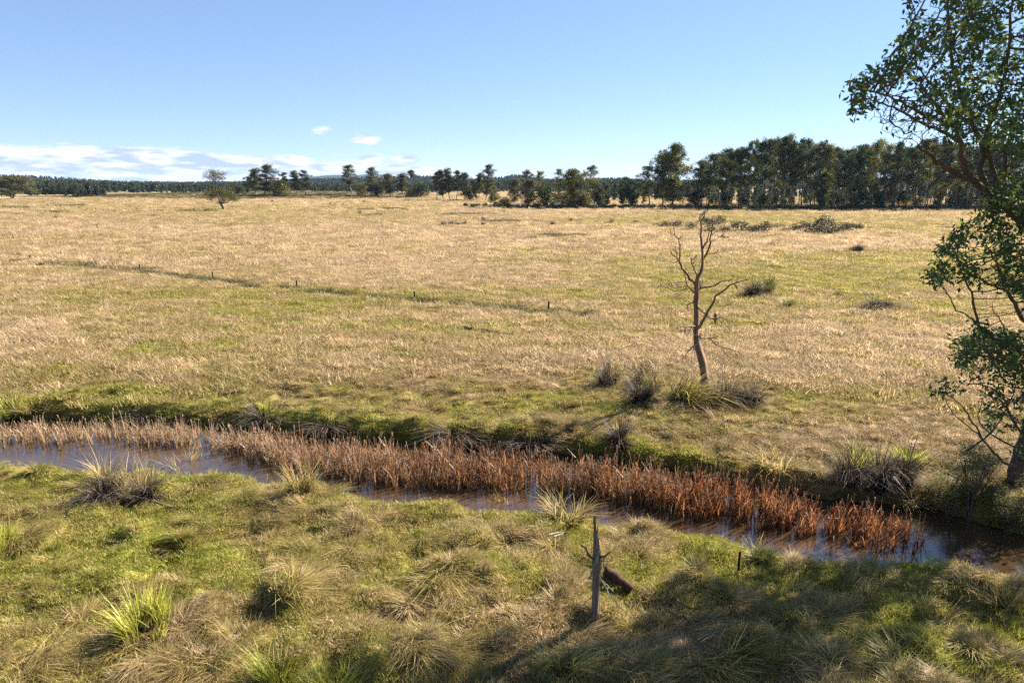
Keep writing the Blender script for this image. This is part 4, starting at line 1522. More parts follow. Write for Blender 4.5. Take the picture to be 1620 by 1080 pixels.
G_DEAD, G_BANK, G_NEAR, G_FAR = 'tussocks round the dead tree', 'tussocks on the creek banks', 'tussocks on the near bank', 'tussocks scattered over the paddock'
TS = [
    ('dark', 962, 612, 34, 32, 'dark purplish tussock left of the dead tree, farthest from it', G_DEAD),
    ('dark', 1012, 610, 36, 30, 'dark tussock in the middle of the cluster left of the dead tree', G_DEAD),
    ('dark', 1014, 638, 46, 28, 'low grey-brown tussock nearest the creek in the cluster left of the dead tree', G_DEAD),
    ('brown', 1032, 622, 30, 26, 'olive-topped tussock between the dark cluster and the broad tussock by the trunk', G_DEAD),
    ('brown', 1078, 636, 60, 34, 'broad olive-topped tussock at the foot of the dead tree, left of its trunk', G_DEAD),
    ('dark', 1148, 634, 52, 32, 'bristly grey tussock just right of the dead tree trunk', G_DEAD),
    ('dark', 1190, 640, 34, 28, 'small round grey tussock, rightmost under the dead tree', G_DEAD),
    ('dark', 985, 714, 52, 44, 'domed tussock alone on the far bank below the dead tree cluster', G_BANK),
    ('green', 984, 690, 30, 18, 'yellow-green sprout on the domed tussock of the far bank', G_BANK),
    ('dark', 1340, 770, 62, 56, 'left part of the great dark sedge clump overhanging the far bank', G_BANK),
    ('dark', 1385, 776, 66, 58, 'middle part of the great dark sedge clump overhanging the far bank', G_BANK),
    ('dark', 1428, 765, 60, 52, 'right part of the great dark sedge clump overhanging the far bank', G_BANK),
    ('yellow', 1352, 740, 50, 26, 'yellow-green crest of the great sedge clump, left side', G_BANK),
    ('yellow', 1432, 736, 44, 26, 'yellow-green crest of the great sedge clump, right side', G_BANK),
    ('straw', 1225, 746, 60, 30, 'faded brown grass clump on the far bank left of the great sedge clump', G_BANK),
    ('yellow', 22, 664, 34, 32, 'yellowish rush clump at the far waterline, at the left border', G_BANK),
    ('straw', 62, 650, 40, 20, 'straw clump just above the yellowish rush clump on the far bank', G_BANK),
    ('dark', 420, 672, 56, 30, 'dark overhanging clump on the far bank above the left reeds', G_BANK),
    ('dark', 230, 668, 50, 22, 'dark low clump on the far bank behind the leftmost tan reeds', G_BANK),
    ('dark', 520, 680, 60, 24, 'dark low clump on the far bank where the reeds turn rust brown', G_BANK),
    ('dark', 720, 698, 70, 26, 'dark sedge fringe on the far bank above the middle of the reed belt', G_BANK),
    ('dark', 840, 708, 66, 28, 'dark sedge fringe on the far bank left of the domed tussock', G_BANK),
    ('plume', 168, 764, 56, 42, 'pale feathery grass plume standing at the near waterline on the left', G_BANK),
    ('dark', 168, 792, 64, 44, 'dark brown tussock under the pale feathery plume', G_BANK),
    ('straw', 212, 780, 58, 40, 'straw tussock beside the pale feathery plume', G_BANK),
    ('dark', 246, 792, 56, 38, 'dark hollow tussock in the big clump at the near waterline', G_BANK),
    ('straw', 300, 756, 44, 40, 'upright brownish grass clump at the near waterline east of the big clump', G_BANK),
    ('straw', 478, 778, 46, 50, 'tall thin grass clump at the near waterline before the rust brown reeds', G_BANK),
    ('rush', 1005, 816, 46, 52, 'dark green rush clump growing in the water before the reeds', G_BANK),
    ('straw', 1056, 842, 30, 42, 'upright yellowish grass clump at the near edge, right of the green rushes', G_BANK),
    ('straw', 810, 812, 46, 36, 'thin straw grass clump at the near waterline, middle of the picture', G_BANK),
    ('straw', 890, 822, 60, 34, 'wide purplish-straw grass clump at the near waterline above the broken trunk', G_BANK),
    ('straw', 1280, 890, 40, 26, 'greyish grass clump at the near waterline below the rust reeds', G_BANK),
    ('green', 1200, 890, 50, 26, 'green cushion tussock beside the thin steel post', G_NEAR),
    ('dark', 1350, 925, 60, 36, 'dark tussock on the sunlit near bank below the end of the reeds', G_NEAR),
    ('straw', 1370, 950, 44, 36, 'upright brown grass clump between shadows on the near bank, right', G_NEAR),
    ('flop', 1260, 938, 56, 30, 'bent straw tussock at the upper edge of the big shadow', G_NEAR),
    ('yellow', 236, 1010, 70, 66, 'bright yellow-green sedge fountain on the lower left near bank', G_NEAR),
    ('dark', 215, 1030, 90, 46, 'dark thatch under the bright yellow-green sedge', G_NEAR),
    ('yellow', 440, 1088, 80, 64, 'yellow-green sedge at the lower picture edge, left of centre', G_NEAR),
    ('yellow', 525, 1096, 76, 50, 'yellow-green sedge cut by the lower picture edge, right of its twin', G_NEAR),
    ('straw', 372, 1010, 66, 44, 'dense straw tussock right of the bright yellow-green sedge', G_NEAR),
    ('flop', 40, 1066, 110, 44, 'pale straw tussock flopped over at the lower left corner', G_NEAR),
    ('flop', 75, 1030, 90, 34, 'flopped straw tussock above the corner one on the left', G_NEAR),
    ('flop', 300, 1060, 100, 50, 'shaggy straw tussock at the lower edge between two sedges', G_NEAR),
    ('yellow', 12, 868, 44, 42, 'olive rush clump at the left border on the near bank', G_NEAR),
    ('dark', 460, 935, 80, 38, 'dark shaggy tussock in the middle of the left near bank', G_NEAR),
    ('flop', 130, 985, 70, 30, 'brown flopped tussock left of the bright yellow-green sedge', G_NEAR),
    ('flop', 660, 1040, 110, 52, 'long bleached tussock combed down to the right, lower centre', G_NEAR),
    ('long', 890, 1068, 110, 72, 'long-leaved silvery green sedge at the edge of the big shadow', G_NEAR),
    ('dark', 700, 912, 90, 30, 'dark-sided grass hummock left of the broken trunk', G_NEAR),
    ('flop', 790, 866, 80, 36, 'leaning straw tussock over a dark hollow near the creek', G_NEAR),
    ('dark', 760, 866, 40, 24, 'dark hollow-sided tussock left of the leaning straw one', G_NEAR),
    ('dark', 995, 1010, 60, 46, 'dark bushy tussock at the foot of the broken trunk, right side', G_NEAR),
    ('dark', 1130, 1060, 110, 60, 'big shaded tussock in the shadow right of the silvery sedge', G_NEAR),
    ('green', 1165, 1040, 60, 44, 'shaded green sedge in the middle of the big shadow', G_NEAR),
    ('dark', 1250, 985, 70, 40, 'shaded tussock below the bent straw tussock', G_NEAR),
    ('straw', 1480, 985, 90, 40, 'broad brown tussock on the lower right near bank', G_NEAR),
    ('dark', 1585, 960, 70, 34, 'dark tussock near the right border of the near bank', G_NEAR),
    ('straw', 1310, 1060, 90, 40, 'half-shaded straw tussock at the lower edge, right of the shadow', G_NEAR),
    ('green', 1440, 1066, 90, 40, 'shaded green tussock at the lower edge on the right', G_NEAR),
    ('flop', 870, 870, 60, 34, 'combed straw tussock left of the broken trunk top', G_NEAR),
    ('flop', 1010, 880, 60, 34, 'combed straw tussock right of the broken trunk', G_NEAR),
    ('dark', 1195, 470, 40, 24, 'front half of the shaggy sedge clump in the paddock right of the dead tree', G_FAR),
    ('green', 1208, 465, 34, 22, 'middle of the shaggy sedge clump in the paddock right of the dead tree', G_FAR),
    ('dark', 1218, 459, 24, 20, 'back end of the shaggy sedge clump in the paddock right of the dead tree', G_FAR),
    ('green', 1245, 486, 24, 16, 'small round sedge in front of the shaggy clump right of the dead tree', G_FAR),
    ('dark', 1354, 398, 26, 12, 'single dark tussock in the greenish paddock before the line of bushes', G_FAR),
    ('dark', 1390, 487, 56, 14, 'low wide brown tussock far right in the paddock', G_FAR),
    ('dark', 781, 490, 20, 8, 'small brown tussock beside the fence line left of its sixth post', G_FAR),
    ('dark', 702, 357, 10, 7, 'leftmost of the short row of dark tussocks in the middle paddock', G_FAR),
    ('dark', 713, 357, 11, 8, 'second in the short row of dark tussocks in the middle paddock', G_FAR),
    ('dark', 723, 357, 10, 7, 'third in the short row of dark tussocks in the middle paddock', G_FAR),
    ('dark', 735, 356, 8, 8, 'last in the short row of dark tussocks in the middle paddock', G_FAR),
    ('dark', 765, 350, 8, 7, 'upper of two dark tussocks right of the short row', G_FAR),
    ('dark', 764, 357, 8, 6, 'lower of two dark tussocks right of the short row', G_FAR),
    ('dark', 875, 357, 11, 8, 'dark tussock alone in the paddock, first east of the two stacked ones', G_FAR),
    ('dark', 902, 351, 9, 7, 'dark tussock alone in the paddock, second east of the two stacked ones', G_FAR),
    ('dark', 968, 353, 9, 7, 'dark tussock alone in the paddock below the gap before the wood', G_FAR),
    ('dark', 1005, 354, 12, 7, 'dark tussock at the west end of the line of bushes', G_FAR),
    ('dark', 569, 339, 6, 6, 'tiny dark tussock beside a rush bed below the wispy trees', G_FAR),
    ('dark', 430, 320, 5, 4, 'tiny dark tussock right of the lone tree', G_FAR),
    ('dark', 522, 324, 5, 4, 'tiny dark tussock below the skyline, right of the pair of trees', G_FAR),
    ('dark', 543, 325, 5, 4, 'tiny dark tussock below the small thin brownish tree', G_FAR),
    ('dark', 576, 321, 4, 4, 'tiny dark tussock below the yellowish bush', G_FAR),
    ('dark', 89, 346, 7, 5, 'small dark tussock left in the dry paddock below the left tree', G_FAR),
    ('dark', 131, 363, 12, 6, 'dark tussock in the dry paddock beside a thin far post', G_FAR),
    ('dark', 244, 343, 8, 4, 'small dark tussock under the shadow of the lone tree', G_FAR),
    ('dark', 1144, 378, 8, 5, 'small brown tussock close right of the dead tree top', G_FAR),
    ('dark', 1230, 383, 10, 5, 'small brown tussock below the line of bushes, middle', G_FAR),
    ('dark', 1377, 363, 10, 5, 'small dark tussock just past the east end of the line of bushes', G_FAR),
    ('dark', 1325, 470, 16, 10, 'small purplish tussock right of the shaggy sedge clump', G_FAR),
]
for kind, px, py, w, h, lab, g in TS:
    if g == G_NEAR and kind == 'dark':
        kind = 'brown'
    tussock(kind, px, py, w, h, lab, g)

# line of low bushes across the paddock
BU = [tuple(gen_bush(400 + s, 1.7, 2.6, 700, .17, 9)) for s in range(4)]
BUM = [(a.mesh('stem', M['bark_dark']), b.mesh('foliage', M['scrub'])) for i, (a, b) in enumerate(BU)]
LINE = [(1052, 360, 18, 8), (1070, 360, 20, 9), (1094, 363, 16, 9), (1112, 354, 16, 8), (1124, 357, 24, 9), (1139, 356, 16, 12), (1123, 368, 20, 9), (1146, 368, 18, 9),
        (1161, 361, 14, 9), (1172, 367, 26, 13), (1190, 369, 18, 9), (1203, 369, 22, 13), (1213, 363, 14, 10), (1232, 362, 20, 6), (1256, 366, 18, 9), (1270, 363, 18, 10),
        (1287, 370, 28, 14), (1306, 372, 22, 12), (1303, 361, 26, 16), (1320, 370, 22, 12), (1336, 366, 20, 11), (1350, 365, 18, 9), (1358, 364, 14, 8), (1241, 366, 10, 5)]
for k, (px, py, w, h) in enumerate(sorted(LINE)):
    p = ground_at(px, py)
    root = bpy.data.objects.new('low_bush', None)
    COL.objects.link(root)
    root.empty_display_size = .3
    root.location = (p[0], p[1], p[2] - .05)
    dep = float(project(p)[0, 2])
    root.scale = (1.45 * w / FPX * dep / 2.7,) * 2 + (1.35 * h / FPX * dep / 1.75,)
    root.rotation_euler = (0, 0, random.uniform(0, 6.28))
    sm, fm = BUM[k % 4]
    link('stem', sm, root)
    link('foliage', fm, root)
    words = ('first second third fourth fifth sixth seventh eighth ninth tenth eleventh twelfth thirteenth fourteenth fifteenth sixteenth seventeenth eighteenth nineteenth twentieth '
             'twenty-first twenty-second twenty-third twenty-fourth').split()
    tag(root, 'low dark bush in the line across the paddock, %s from its dead-tree end' % words[k], 'bush', 'line of low bushes across the paddock')

# ------------------------------------------------------------------ fence posts and steel post
def post(px, base, top, w, label, group, name='fence_post', lean=0.0, mat='post_wood'):
    p = ground_at(px, base)
    h = at_y(px, top, p[1])[2] - p[2]
    rng = np.random.default_rng(int(px))
    mb = MB()
    tube(mb, [(0, 0, -.15), (0, 0, h * .5), (lean * h, 0, h * .97), (lean * h, 0, h)], [w, w * .96, w * .92, w * .7], 7, .5, .08, rng)
    o = mb.build(name, M[mat])
    o.location = p
    tag(o, label, 'post', group)


FG = 'old fence posts across the paddock'
for (px, b, t), lab in zip(((48, 413, 403.5), (222, 430, 417.5), (337, 443, 430), (470, 457, 443), (656, 474, 460.5), (868, 491, 476.5), (1131, 512, 495.5)),
                           ('old wooden fence post farthest along the line, beside the left border', 'second old fence post from the left border, beside dark weeds', 'third old fence post from the left border',
                            'fourth old fence post from the left border', 'fifth old fence post, near the middle of the paddock', 'sixth old fence post, last before the dead tree',
                            'old fence post showing behind the dead tree branches')):
    post(px, b, t, .12, lab, FG)
for px, b, t, lab in ((22, 381, 370, 'thin far fence post near the left border'), (154, 363.5, 355.5, 'thin far fence post right of a dark tussock on the left'),
                      (254, 349, 343, 'thin far fence post below the shadow of the lone tree'), (331, 346, 340.5, 'thin far fence post just below the lone tree')):
    post(px, b, t, .10, lab, 'thin far fence posts')


def steel_post():
    p = ground_at(1167, 912)
    h = at_y(1167, 872, p[1])[2] - p[2]
    mb = MB()
    # Y-section star picket: three thin flanges
    for k in range(3):
        a = math.radians(90 + 120 * k)
        d, s = np.array((math.cos(a), math.sin(a), 0)), np.array((-math.sin(a), math.cos(a), 0))
        L = .045
        q = [s * .005, -s * .005, d * L - s * .004, d * L + s * .004]
        V = [v + np.array((0, 0, -.2)) for v in q] + [v + np.array((0, 0, h)) for v in q]
        mb.add(V, [(3, 2, 1, 0), (4, 5, 6, 7), (0, 1, 5, 4), (1, 2, 6, 5), (2, 3, 7, 6), (3, 0, 4, 7)])
    o = mb.build('steel_post', M['steel'])
    o.location = p
    tag(o, 'thin dark steel post on the near bank between trunk and shadow', 'post')


steel_post()


# ------------------------------------------------------------------ dead tree and broken trunk
def px_limb(mb, pts, w0, w1, Y0, slope, rng, sides=6, n=None, rough=.0, jitter=.6, origin=None):
    """limb drawn through photograph points, receding by slope metres along its length"""
    P = np.array(pts, float)
    n = n or max(5, 2 * len(P) + 2)
    S = spline(P, n)
    t = np.linspace(0, 1, n)
    W = np.array([at_y(a, b, Y0 + slope * u) for (a, b), u in zip(S, t)])
    W[1:-1] += rng.normal(0, jitter * w1 / FPX * Y0 * .5, (n - 2, 3)) * 1.6
    r = (w0 + (w1 - w0) * t ** .85) * .5 / FPX * Y0
    if origin is not None:
        W = W - origin
    tube(mb, W, r, sides, rng.uniform(), rough, rng)
    return W


def build_dead_tree():
    rng = np.random.default_rng(31)
    p0 = ground_at(1116, 626)
    Y0 = p0[1]
    root = bpy.data.objects.new('dead_tree', None)
    COL.objects.link(root)
    root.location = p0
    root.empty_display_size = .4
    tk = MB()
    P = np.array([(1117, 633), (1116, 618), (1114, 596), (1111, 574), (1104, 550), (1101, 531), (1101, 516), (1102, 498), (1101, 479), (1102, 462), (1102.5, 448), (1104.5, 437), (1109.5, 428.6), (1111.5, 413), (1111, 394)])
    wd = np.array([19, 15.5, 13.5, 13, 11.5, 9.5, 9, 8.6, 8.2, 7.8, 7, 6, 5, 4.2, 3.6])
    S = spline(np.column_stack([P, wd]), 44)
    W = np.array([at_y(a, b, Y0 + .5 * math.sin(i * .12)) for i, (a, b, w) in enumerate(S)]) - p0
    fl = 1 + .15 * np.random.default_rng(3).standard_normal(14)
    ang = np.arange(14) / 14 * 6.2832
    rings = [np.stack([c[0] + w * .5 / FPX * Y0 * fl * (1 + .06 * rng.standard_normal(14)) * np.cos(ang + .02 * i),
                       c[1] + w * .5 / FPX * Y0 * fl * np.sin(ang + .02 * i), np.full(14, c[2])], 1) for i, (w, c) in enumerate(zip(S[:, 2], W))]
    tk.add(np.concatenate(rings), [(i * 14 + j, i * 14 + (j + 1) % 14, (i + 1) * 14 + (j + 1) % 14, (i + 1) * 14 + j) for i in range(len(rings) - 1) for j in range(14)])
    # hollow split in the lower trunk
    tk.build('trunk', M['dead_wood'], root, True)
    B = [
        ([(1111, 394), (1109.5, 374.5), (1109.5, 353.6), (1114, 340), (1116, 331)], 3.4, 1.0, .4),
        ([(1111, 393), (1116, 385.5), (1120.5, 374.5), (1122.6, 365)], 2.6, 1.0, -.6),
        ([(1111.5, 412), (1119, 399.5), (1124, 384), (1124, 371.6), (1127.5, 358), (1128, 344), (1130, 340)], 3.2, .8, 1.0),
        ([(1124.5, 383), (1134.5, 376.5), (1143, 373)], 1.8, .8, .9), ([(1125, 371), (1136, 365)], 1.2, .6, -.4),
        ([(1118, 402), (1126, 401), (1134, 401), (1140, 406)], 1.6, .6, -.8),
        ([(1109.5, 353), (1107, 345), (1107.5, 338)], 1.3, .7, -.3), ([(1109.4, 373), (1104, 368)], 1.1, .6, .3),
        ([(1101, 452), (1090, 438), (1083, 428.6), (1074.7, 414.7), (1070, 408), (1061, 398)], 4.2, 1.2, -1.4),
        ([(1074.7, 413), (1076, 396.7), (1073, 381), (1069, 373), (1061, 369)], 2.2, .9, -.7),
        ([(1071, 408), (1071.5, 400), (1068, 393)], 1.3, .6, .5), ([(1066, 403), (1060, 401)], 1.1, .5, .3), ([(1073, 412), (1066, 416), (1064, 415)], 1.1, .5, -.3),
        ([(1085, 431), (1085, 423), (1080, 415)], 1.2, .6, .5),
        ([(1098.5, 463), (1087, 452), (1085, 438), (1077.5, 423)], 3.0, .9, .9),
        ([(1087, 452), (1074.7, 453), (1065, 455), (1056, 448)], 1.8, .8, -.9), ([(1087, 455), (1074, 461), (1060, 457), (1046, 452)], 1.4, .6, .8),
        ([(1085, 446), (1075, 447), (1065, 447)], 1.0, .5, .5), ([(1088, 457), (1078, 464), (1070, 465)], 1.0, .5, -.6),
        ([(1102.5, 437), (1095.5, 420), (1093.5, 408)], 2.2, 1.3, -.8), ([(1103.5, 434), (1106, 422), (1108, 410)], 1.2, .6, .6),
        ([(1104, 465), (1109.4, 455), (1129, 452), (1142, 444), (1155, 443), (1161, 438)], 4.0, 1.0, 1.3), ([(1108, 457), (1107, 447), (1105, 440)], 2.4, .8, -.3), ([(1110.5, 452), (1112, 441)], 1.2, .6, .3),
        ([(1102.5, 521), (1111, 510), (1120, 494), (1130, 474), (1136, 466), (1150, 456), (1156, 449.5), (1170.5, 446), (1184, 441)], 4.6, 1.1, -1.8),
        ([(1158, 449), (1163, 450), (1167, 454)], 1.3, .7, .4), ([(1129, 478), (1140, 484), (1158.5, 481)], 1.5, .6, .9),
        ([(1104, 486), (1116, 496), (1127, 505), (1144, 503), (1155, 510)], 2.6, .8, -1.4), ([(1140, 503.5), (1146, 500)], 1.0, .5, .3),
        ([(1104, 533), (1112, 534), (1125, 534), (1136, 535)], 3.0, .9, 1.0), ([(1124, 534), (1132.6, 545), (1151, 551.5), (1169.6, 556.7)], 2.2, .7, -.9),
        ([(1140, 547), (1144, 557)], 1.0, .5, .2), ([(1155, 552), (1158, 558)], .9, .5, .2),
        ([(1099, 516), (1089, 517), (1077, 525)], 2.8, .8, -.9), ([(1094, 518), (1085, 534)], 1.3, .6, .5), ([(1092, 516.5), (1080, 517)], 1.0, .5, .4),
        ([(1102, 544), (1095, 550), (1086, 560), (1080, 566)], 2.2, .8, -.8), ([(1098, 548), (1099, 562)], .9, .5, -.3), ([(1097, 548), (1092, 548)], .9, .5, .3),
        ([(1099, 476), (1092, 480), (1084, 483)], 1.6, .7, .7),
    ]
    for pts, w0, w1, sl in B:
        mb = MB()
        px_limb(mb, pts, w0 * 1.2, w1 * 1.3, Y0 + rng.uniform(-.05, .05), sl, rng, 6, origin=p0)
        mb.build('branch', M['dead_wood'], root, True)
    for pts, w0, w1, sl in B:
        if len(pts) < 3 or w0 < 1.3:
            continue
        S = spline(np.array(pts, float), 12)
        for q in range(rng.integers(2, 5)):
            i = rng.integers(4, 12)
            d = S[min(i, 11)] - S[i - 2]
            a = math.atan2(d[1], d[0]) + rng.choice((-1, 1)) * rng.uniform(.4, 1.1)
            L = rng.uniform(5, 13)
            e = S[i] + L * np.array((math.cos(a), math.sin(a)))
            mid = S[i] + .55 * L * np.array((math.cos(a + .25), math.sin(a + .25)))
            mb = MB()
            px_limb(mb, [S[i], mid, e], 1.15, .7, Y0 + sl * i / 12, rng.uniform(-.3, .3), rng, 4, 5, origin=p0)
            mb.build('twig', M['dead_wood'], root)
    # peeled pale bark flakes on the trunk at mid height
    mb = MB()
    for pts in ([(1105, 530), (1107, 536), (1104, 541)], [(1107, 527), (1110, 538)], [(1099, 531), (1104, 528)], [(1098, 548), (1096, 555)]):
        px_limb(mb, pts, 2.2, 1.6, Y0 - .22, 0, rng, 4, origin=p0)
    mb.build('peeled_bark', M['bleached'], root)
    # thin flat blue band between the top twigs
    mb = MB()
    a, b = at_y(1107.3, 339.5, Y0 - .28) - p0, at_y(1114, 339.3, Y0 + .3) - p0
    up = np.array((0, 0, .025))
    th = np.array((0, .006, 0))
    V = [a - up, b - up, b + up, a + up, a - up + th, b - up + th, b + up + th, a + up + th]
    mb.add(V, [(0, 1, 2, 3), (7, 6, 5, 4), (0, 4, 5, 1), (1, 5, 6, 2), (2, 6, 7, 3), (3, 7, 4, 0)])
    m, nt = new_mat('band_blue')
    out = N(nt, 'ShaderNodeOutputMaterial')
    bs = N(nt, 'ShaderNodeBsdfPrincipled')
    bs.inputs['Base Color'].default_value = (.02, .05, .55, 1)
    nt.links.new(bs.outputs[0], out.inputs[0])
    t = mb.build('blue_band', m, root)
    t['label'] = 'thin flat blue band between two top twigs'
    tag(root, 'tall dead tree with crooked bare branches standing beyond the creek', 'tree')


build_dead_tree()


def build_broken_trunk():
    rng = np.random.default_rng(32)
    p0 = ground_at(942, 988)
    Y0 = p0[1]
    root = bpy.data.objects.new('broken_trunk', None)
    COL.objects.link(root)
    root.location = p0
    root.empty_display_size = .3
    P = [(941, 996, 17), (941, 979, 14), (942, 950, 12.5), (943, 916, 13), (944, 896, 14.5), (944.5, 882, 13), (943.5, 866, 10), (943, 854, 8.5), (942, 848, 6.5), (941.5, 840, 5), (941, 826, 4.2), (941, 817, 3.4)]
    S = spline(P, 40)
    W = np.array([at_y(a, b, Y0) for a, b, w in S]) - p0
    tk = MB()
    # fluted section: radius varies round the trunk, the same flutes all the way up
    sides = 18
    fl = 1 + .26 * rng.standard_normal(sides)
    ang = np.arange(sides) / sides * 6.2832
    V = []
    for i, (w, c) in enumerate(zip(S[:, 2], W)):
        r = w * .5 / FPX * Y0 * (fl * (1 + .05 * rng.standard_normal(sides)))
        tw = ang + .012 * i
        V.append(np.stack([c[0] + r * np.cos(tw), c[1] + r * np.sin(tw), np.full(sides, c[2])], 1))
    n = len(V)
    F = [(i * sides + j, i * sides + (j + 1) % sides, (i + 1) * sides + (j + 1) % sides, (i + 1) * sides + j) for i in range(n - 1) for j in range(sides)]
    F.append
    tk.add(np.concatenate(V), F)
    tk.add(np.concatenate([V[-1], V[-1].mean(0)[None]]), [(j, (j + 1) % sides, sides) for j in range(sides)])
    tk.build('trunk', M['grey_wood'], root)
    for pts, w0, w1, dy, sl, m in (
            ([(941, 888), (931, 876), (926, 867), (920.5, 862)], 4.2, 2.0, 0, .25, 'grey_wood'),
            ([(946, 884), (953, 879.5), (960, 877.5), (966.5, 872)], 4.8, 1.4, 0, -.3, 'grey_wood'),
            ([(949, 872), (942, 890), (935, 905), (931, 916)], 5.0, 2.0, -.20, -.12, 'twig'),
            ([(940, 898), (934, 896), (929, 893)], 4.5, 2.0, -.1, -.2, 'twig'),
            ([(944, 852), (944.5, 843), (945.5, 835), (945.5, 829)], 2.4, .8, 0, .0, 'grey_wood'),
            ([(942, 818.5), (947, 818.5)], 1.6, .8, 0, 0, 'grey_wood'),
            ([(949, 912), (955, 925), (963, 937), (970, 945), (975, 954), (980, 960), (986.5, 964)], 1.8, 1.1, -.1, -.7, 'bleached'),
            ([(952, 918), (960, 924), (970, 935)], 1.5, .8, .0, .5, 'bleached'),
            ([(936, 943), (928, 950), (921, 957)], 1.5, .7, 0, -.4, 'twig'), ([(938, 916), (927, 914), (918, 919)], 1.2, .5, 0, .3, 'bleached')):
        mb = MB()
        px_limb(mb, pts, w0 * 1.3, w1 * 1.4, Y0 + dy, sl, rng, 6, None, .1, origin=p0)
        mb.build('branch_stub', M[m], root, True)
    for a, b0, b1, w, dy in ((938.5, 900, 874, 4.5, -.10), (948.5, 896, 862, 5, .02), (945.5, 890, 846, 4.5, -.12), (939.5, 892, 858, 4, .08), (947, 884, 852, 3.5, .10), (941, 880, 838, 3.5, -.08)):
        mb = MB()
        px_limb(mb, [(a, b0), (a - .6, (b0 + b1) / 2), (a - .2, b1)], w, .7, Y0 + dy, 0, rng, 5, 6, .15, origin=p0)
        mb.build('splinter', M['grey_wood'], root)
    tag(root, 'short broken grey trunk with three stub branches standing on the near bank', 'dead trunk')


build_broken_trunk()


def lying(name, pts, w0, w1, mat, label, cat, lift=.0, sides=8, rough=.1, seed=1):
    rng = np.random.default_rng(seed)
    G = [ground_at(a, b) for a, b in pts]
    W = np.array(G)
    dep = float(project(W[0])[0, 2])
    W[:, 2] += lift + np.linspace(w0, w1, len(W)) * .3 / FPX * dep
    S = spline(W, 10) if len(W) > 2 else spline(W, 8)
    S[:, 2] = np.maximum(S[:, 2], [tz(q[0], q[1]) + .01 for q in S])
    o0 = W[0].copy()
    mb = MB()
    tube(mb, S - o0, np.linspace(w0, w1, len(S)) * .5 / FPX * dep, sides, .5, rough, rng)
    o = mb.build(name, M[mat], smooth_shade=True)
    o.location = o0
    tag(o, label, cat)
    return o


lying('fallen_log', [(958, 912), (972, 922), (1000, 940)], 17, 15, 'rust_log', 'rotten red-brown log lying in the grass behind the broken trunk', 'log', .05, 10, .12, 3)
lying('fallen_log', [(1098, 642), (1108, 651), (1121, 664)], 12, 10, 'rust_log', 'short blackened log lying on the slope below the dead tree', 'log', .0, 9, .14, 4)
lying('fallen_log', [(735, 520), (752, 523), (768, 525)], 5, 6, 'rust_log', 'left half of a low dark log line in the open paddock', 'log', .0, 7, .15, 5)
lying('fallen_log', [(771, 525), (786, 528), (803, 531)], 6, 4, 'rust_log', 'right half of a low dark log line in the open paddock', 'log', .0, 7, .15, 6)
lying('fallen_branch', [(232, 794), (255, 802), (276, 811)], 3.0, 2.4, 'twig', 'reddish stick lying below the dark hollow tussock', 'branch', .12, 6, .05, 7)
lying('driftwood', [(868, 853), (884, 851), (902, 850)], 3.0, 1.6, 'bleached', 'bleached driftwood stick lying on the near bank left of the broken trunk top', 'driftwood', .15, 6, .05, 8)
lying('driftwood', [(876, 856), (890, 853), (896, 847)], 2.4, 1.2, 'bleached', 'bleached driftwood stick crossing another left of the broken trunk top', 'driftwood', .15, 6, .05, 9)


# ------------------------------------------------------------------ the near tree at the right border
def inside(poly, x, y):
    P = np.array(poly, float)
    r = np.zeros(len(x), bool)
    j = len(P) - 1
    for i in range(len(P)):
        c = ((P[i, 1] > y) != (P[j, 1] > y)) & (x < (P[j, 0] - P[i, 0]) * (y - P[i, 1]) / (P[j, 1] - P[i, 1] + 1e-12) + P[i, 0])
        r ^= c
        j = i
    return r


def colonize(nodes, par, A, step, di, dk, iters, rng):
    nodes = [n for n in nodes]
    par = list(par)
    N_ = np.array(nodes)
    d = np.full(len(A), 1e9)
    who = np.zeros(len(A), int)
    for s in range(0, len(N_), 200):
        dd = np.linalg.norm(A[:, None] - N_[None, s:s + 200], axis=2)
        m = dd.min(1)
        w = dd.argmin(1) + s
        u = m < d
        d[u], who[u] = m[u], w[u]
    alive = np.ones(len(A), bool)
    for it in range(iters):
        act = alive & (d < di)
        if not act.any():
            break
        ids = who[act]
        vec = A[act] - np.array(nodes)[ids]
        vec /= np.linalg.norm(vec, axis=1)[:, None] + 1e-9
        uniq, inv = np.unique(ids, return_inverse=True)
        S = np.zeros((len(uniq), 3))
        np.add.at(S, inv, vec)
        S /= np.linalg.norm(S, axis=1)[:, None] + 1e-9
        S += rng.normal(0, .16, S.shape)
        S /= np.linalg.norm(S, axis=1)[:, None] + 1e-9
        new = np.array(nodes)[uniq] + S * step
        base = len(nodes)
        nodes += list(new)
        par += list(uniq)
        ai = np.where(alive)[0]
        for s in range(0, len(new), 400):
            dd = np.linalg.norm(A[ai][:, None] - new[None, s:s + 400], axis=2)
            m, w = dd.min(1), dd.argmin(1) + s + base
            u = m < d[ai]
            d[ai[u]], who[ai[u]] = m[u], w[u]
        alive &= d > dk
    return np.array(nodes), np.array(par)


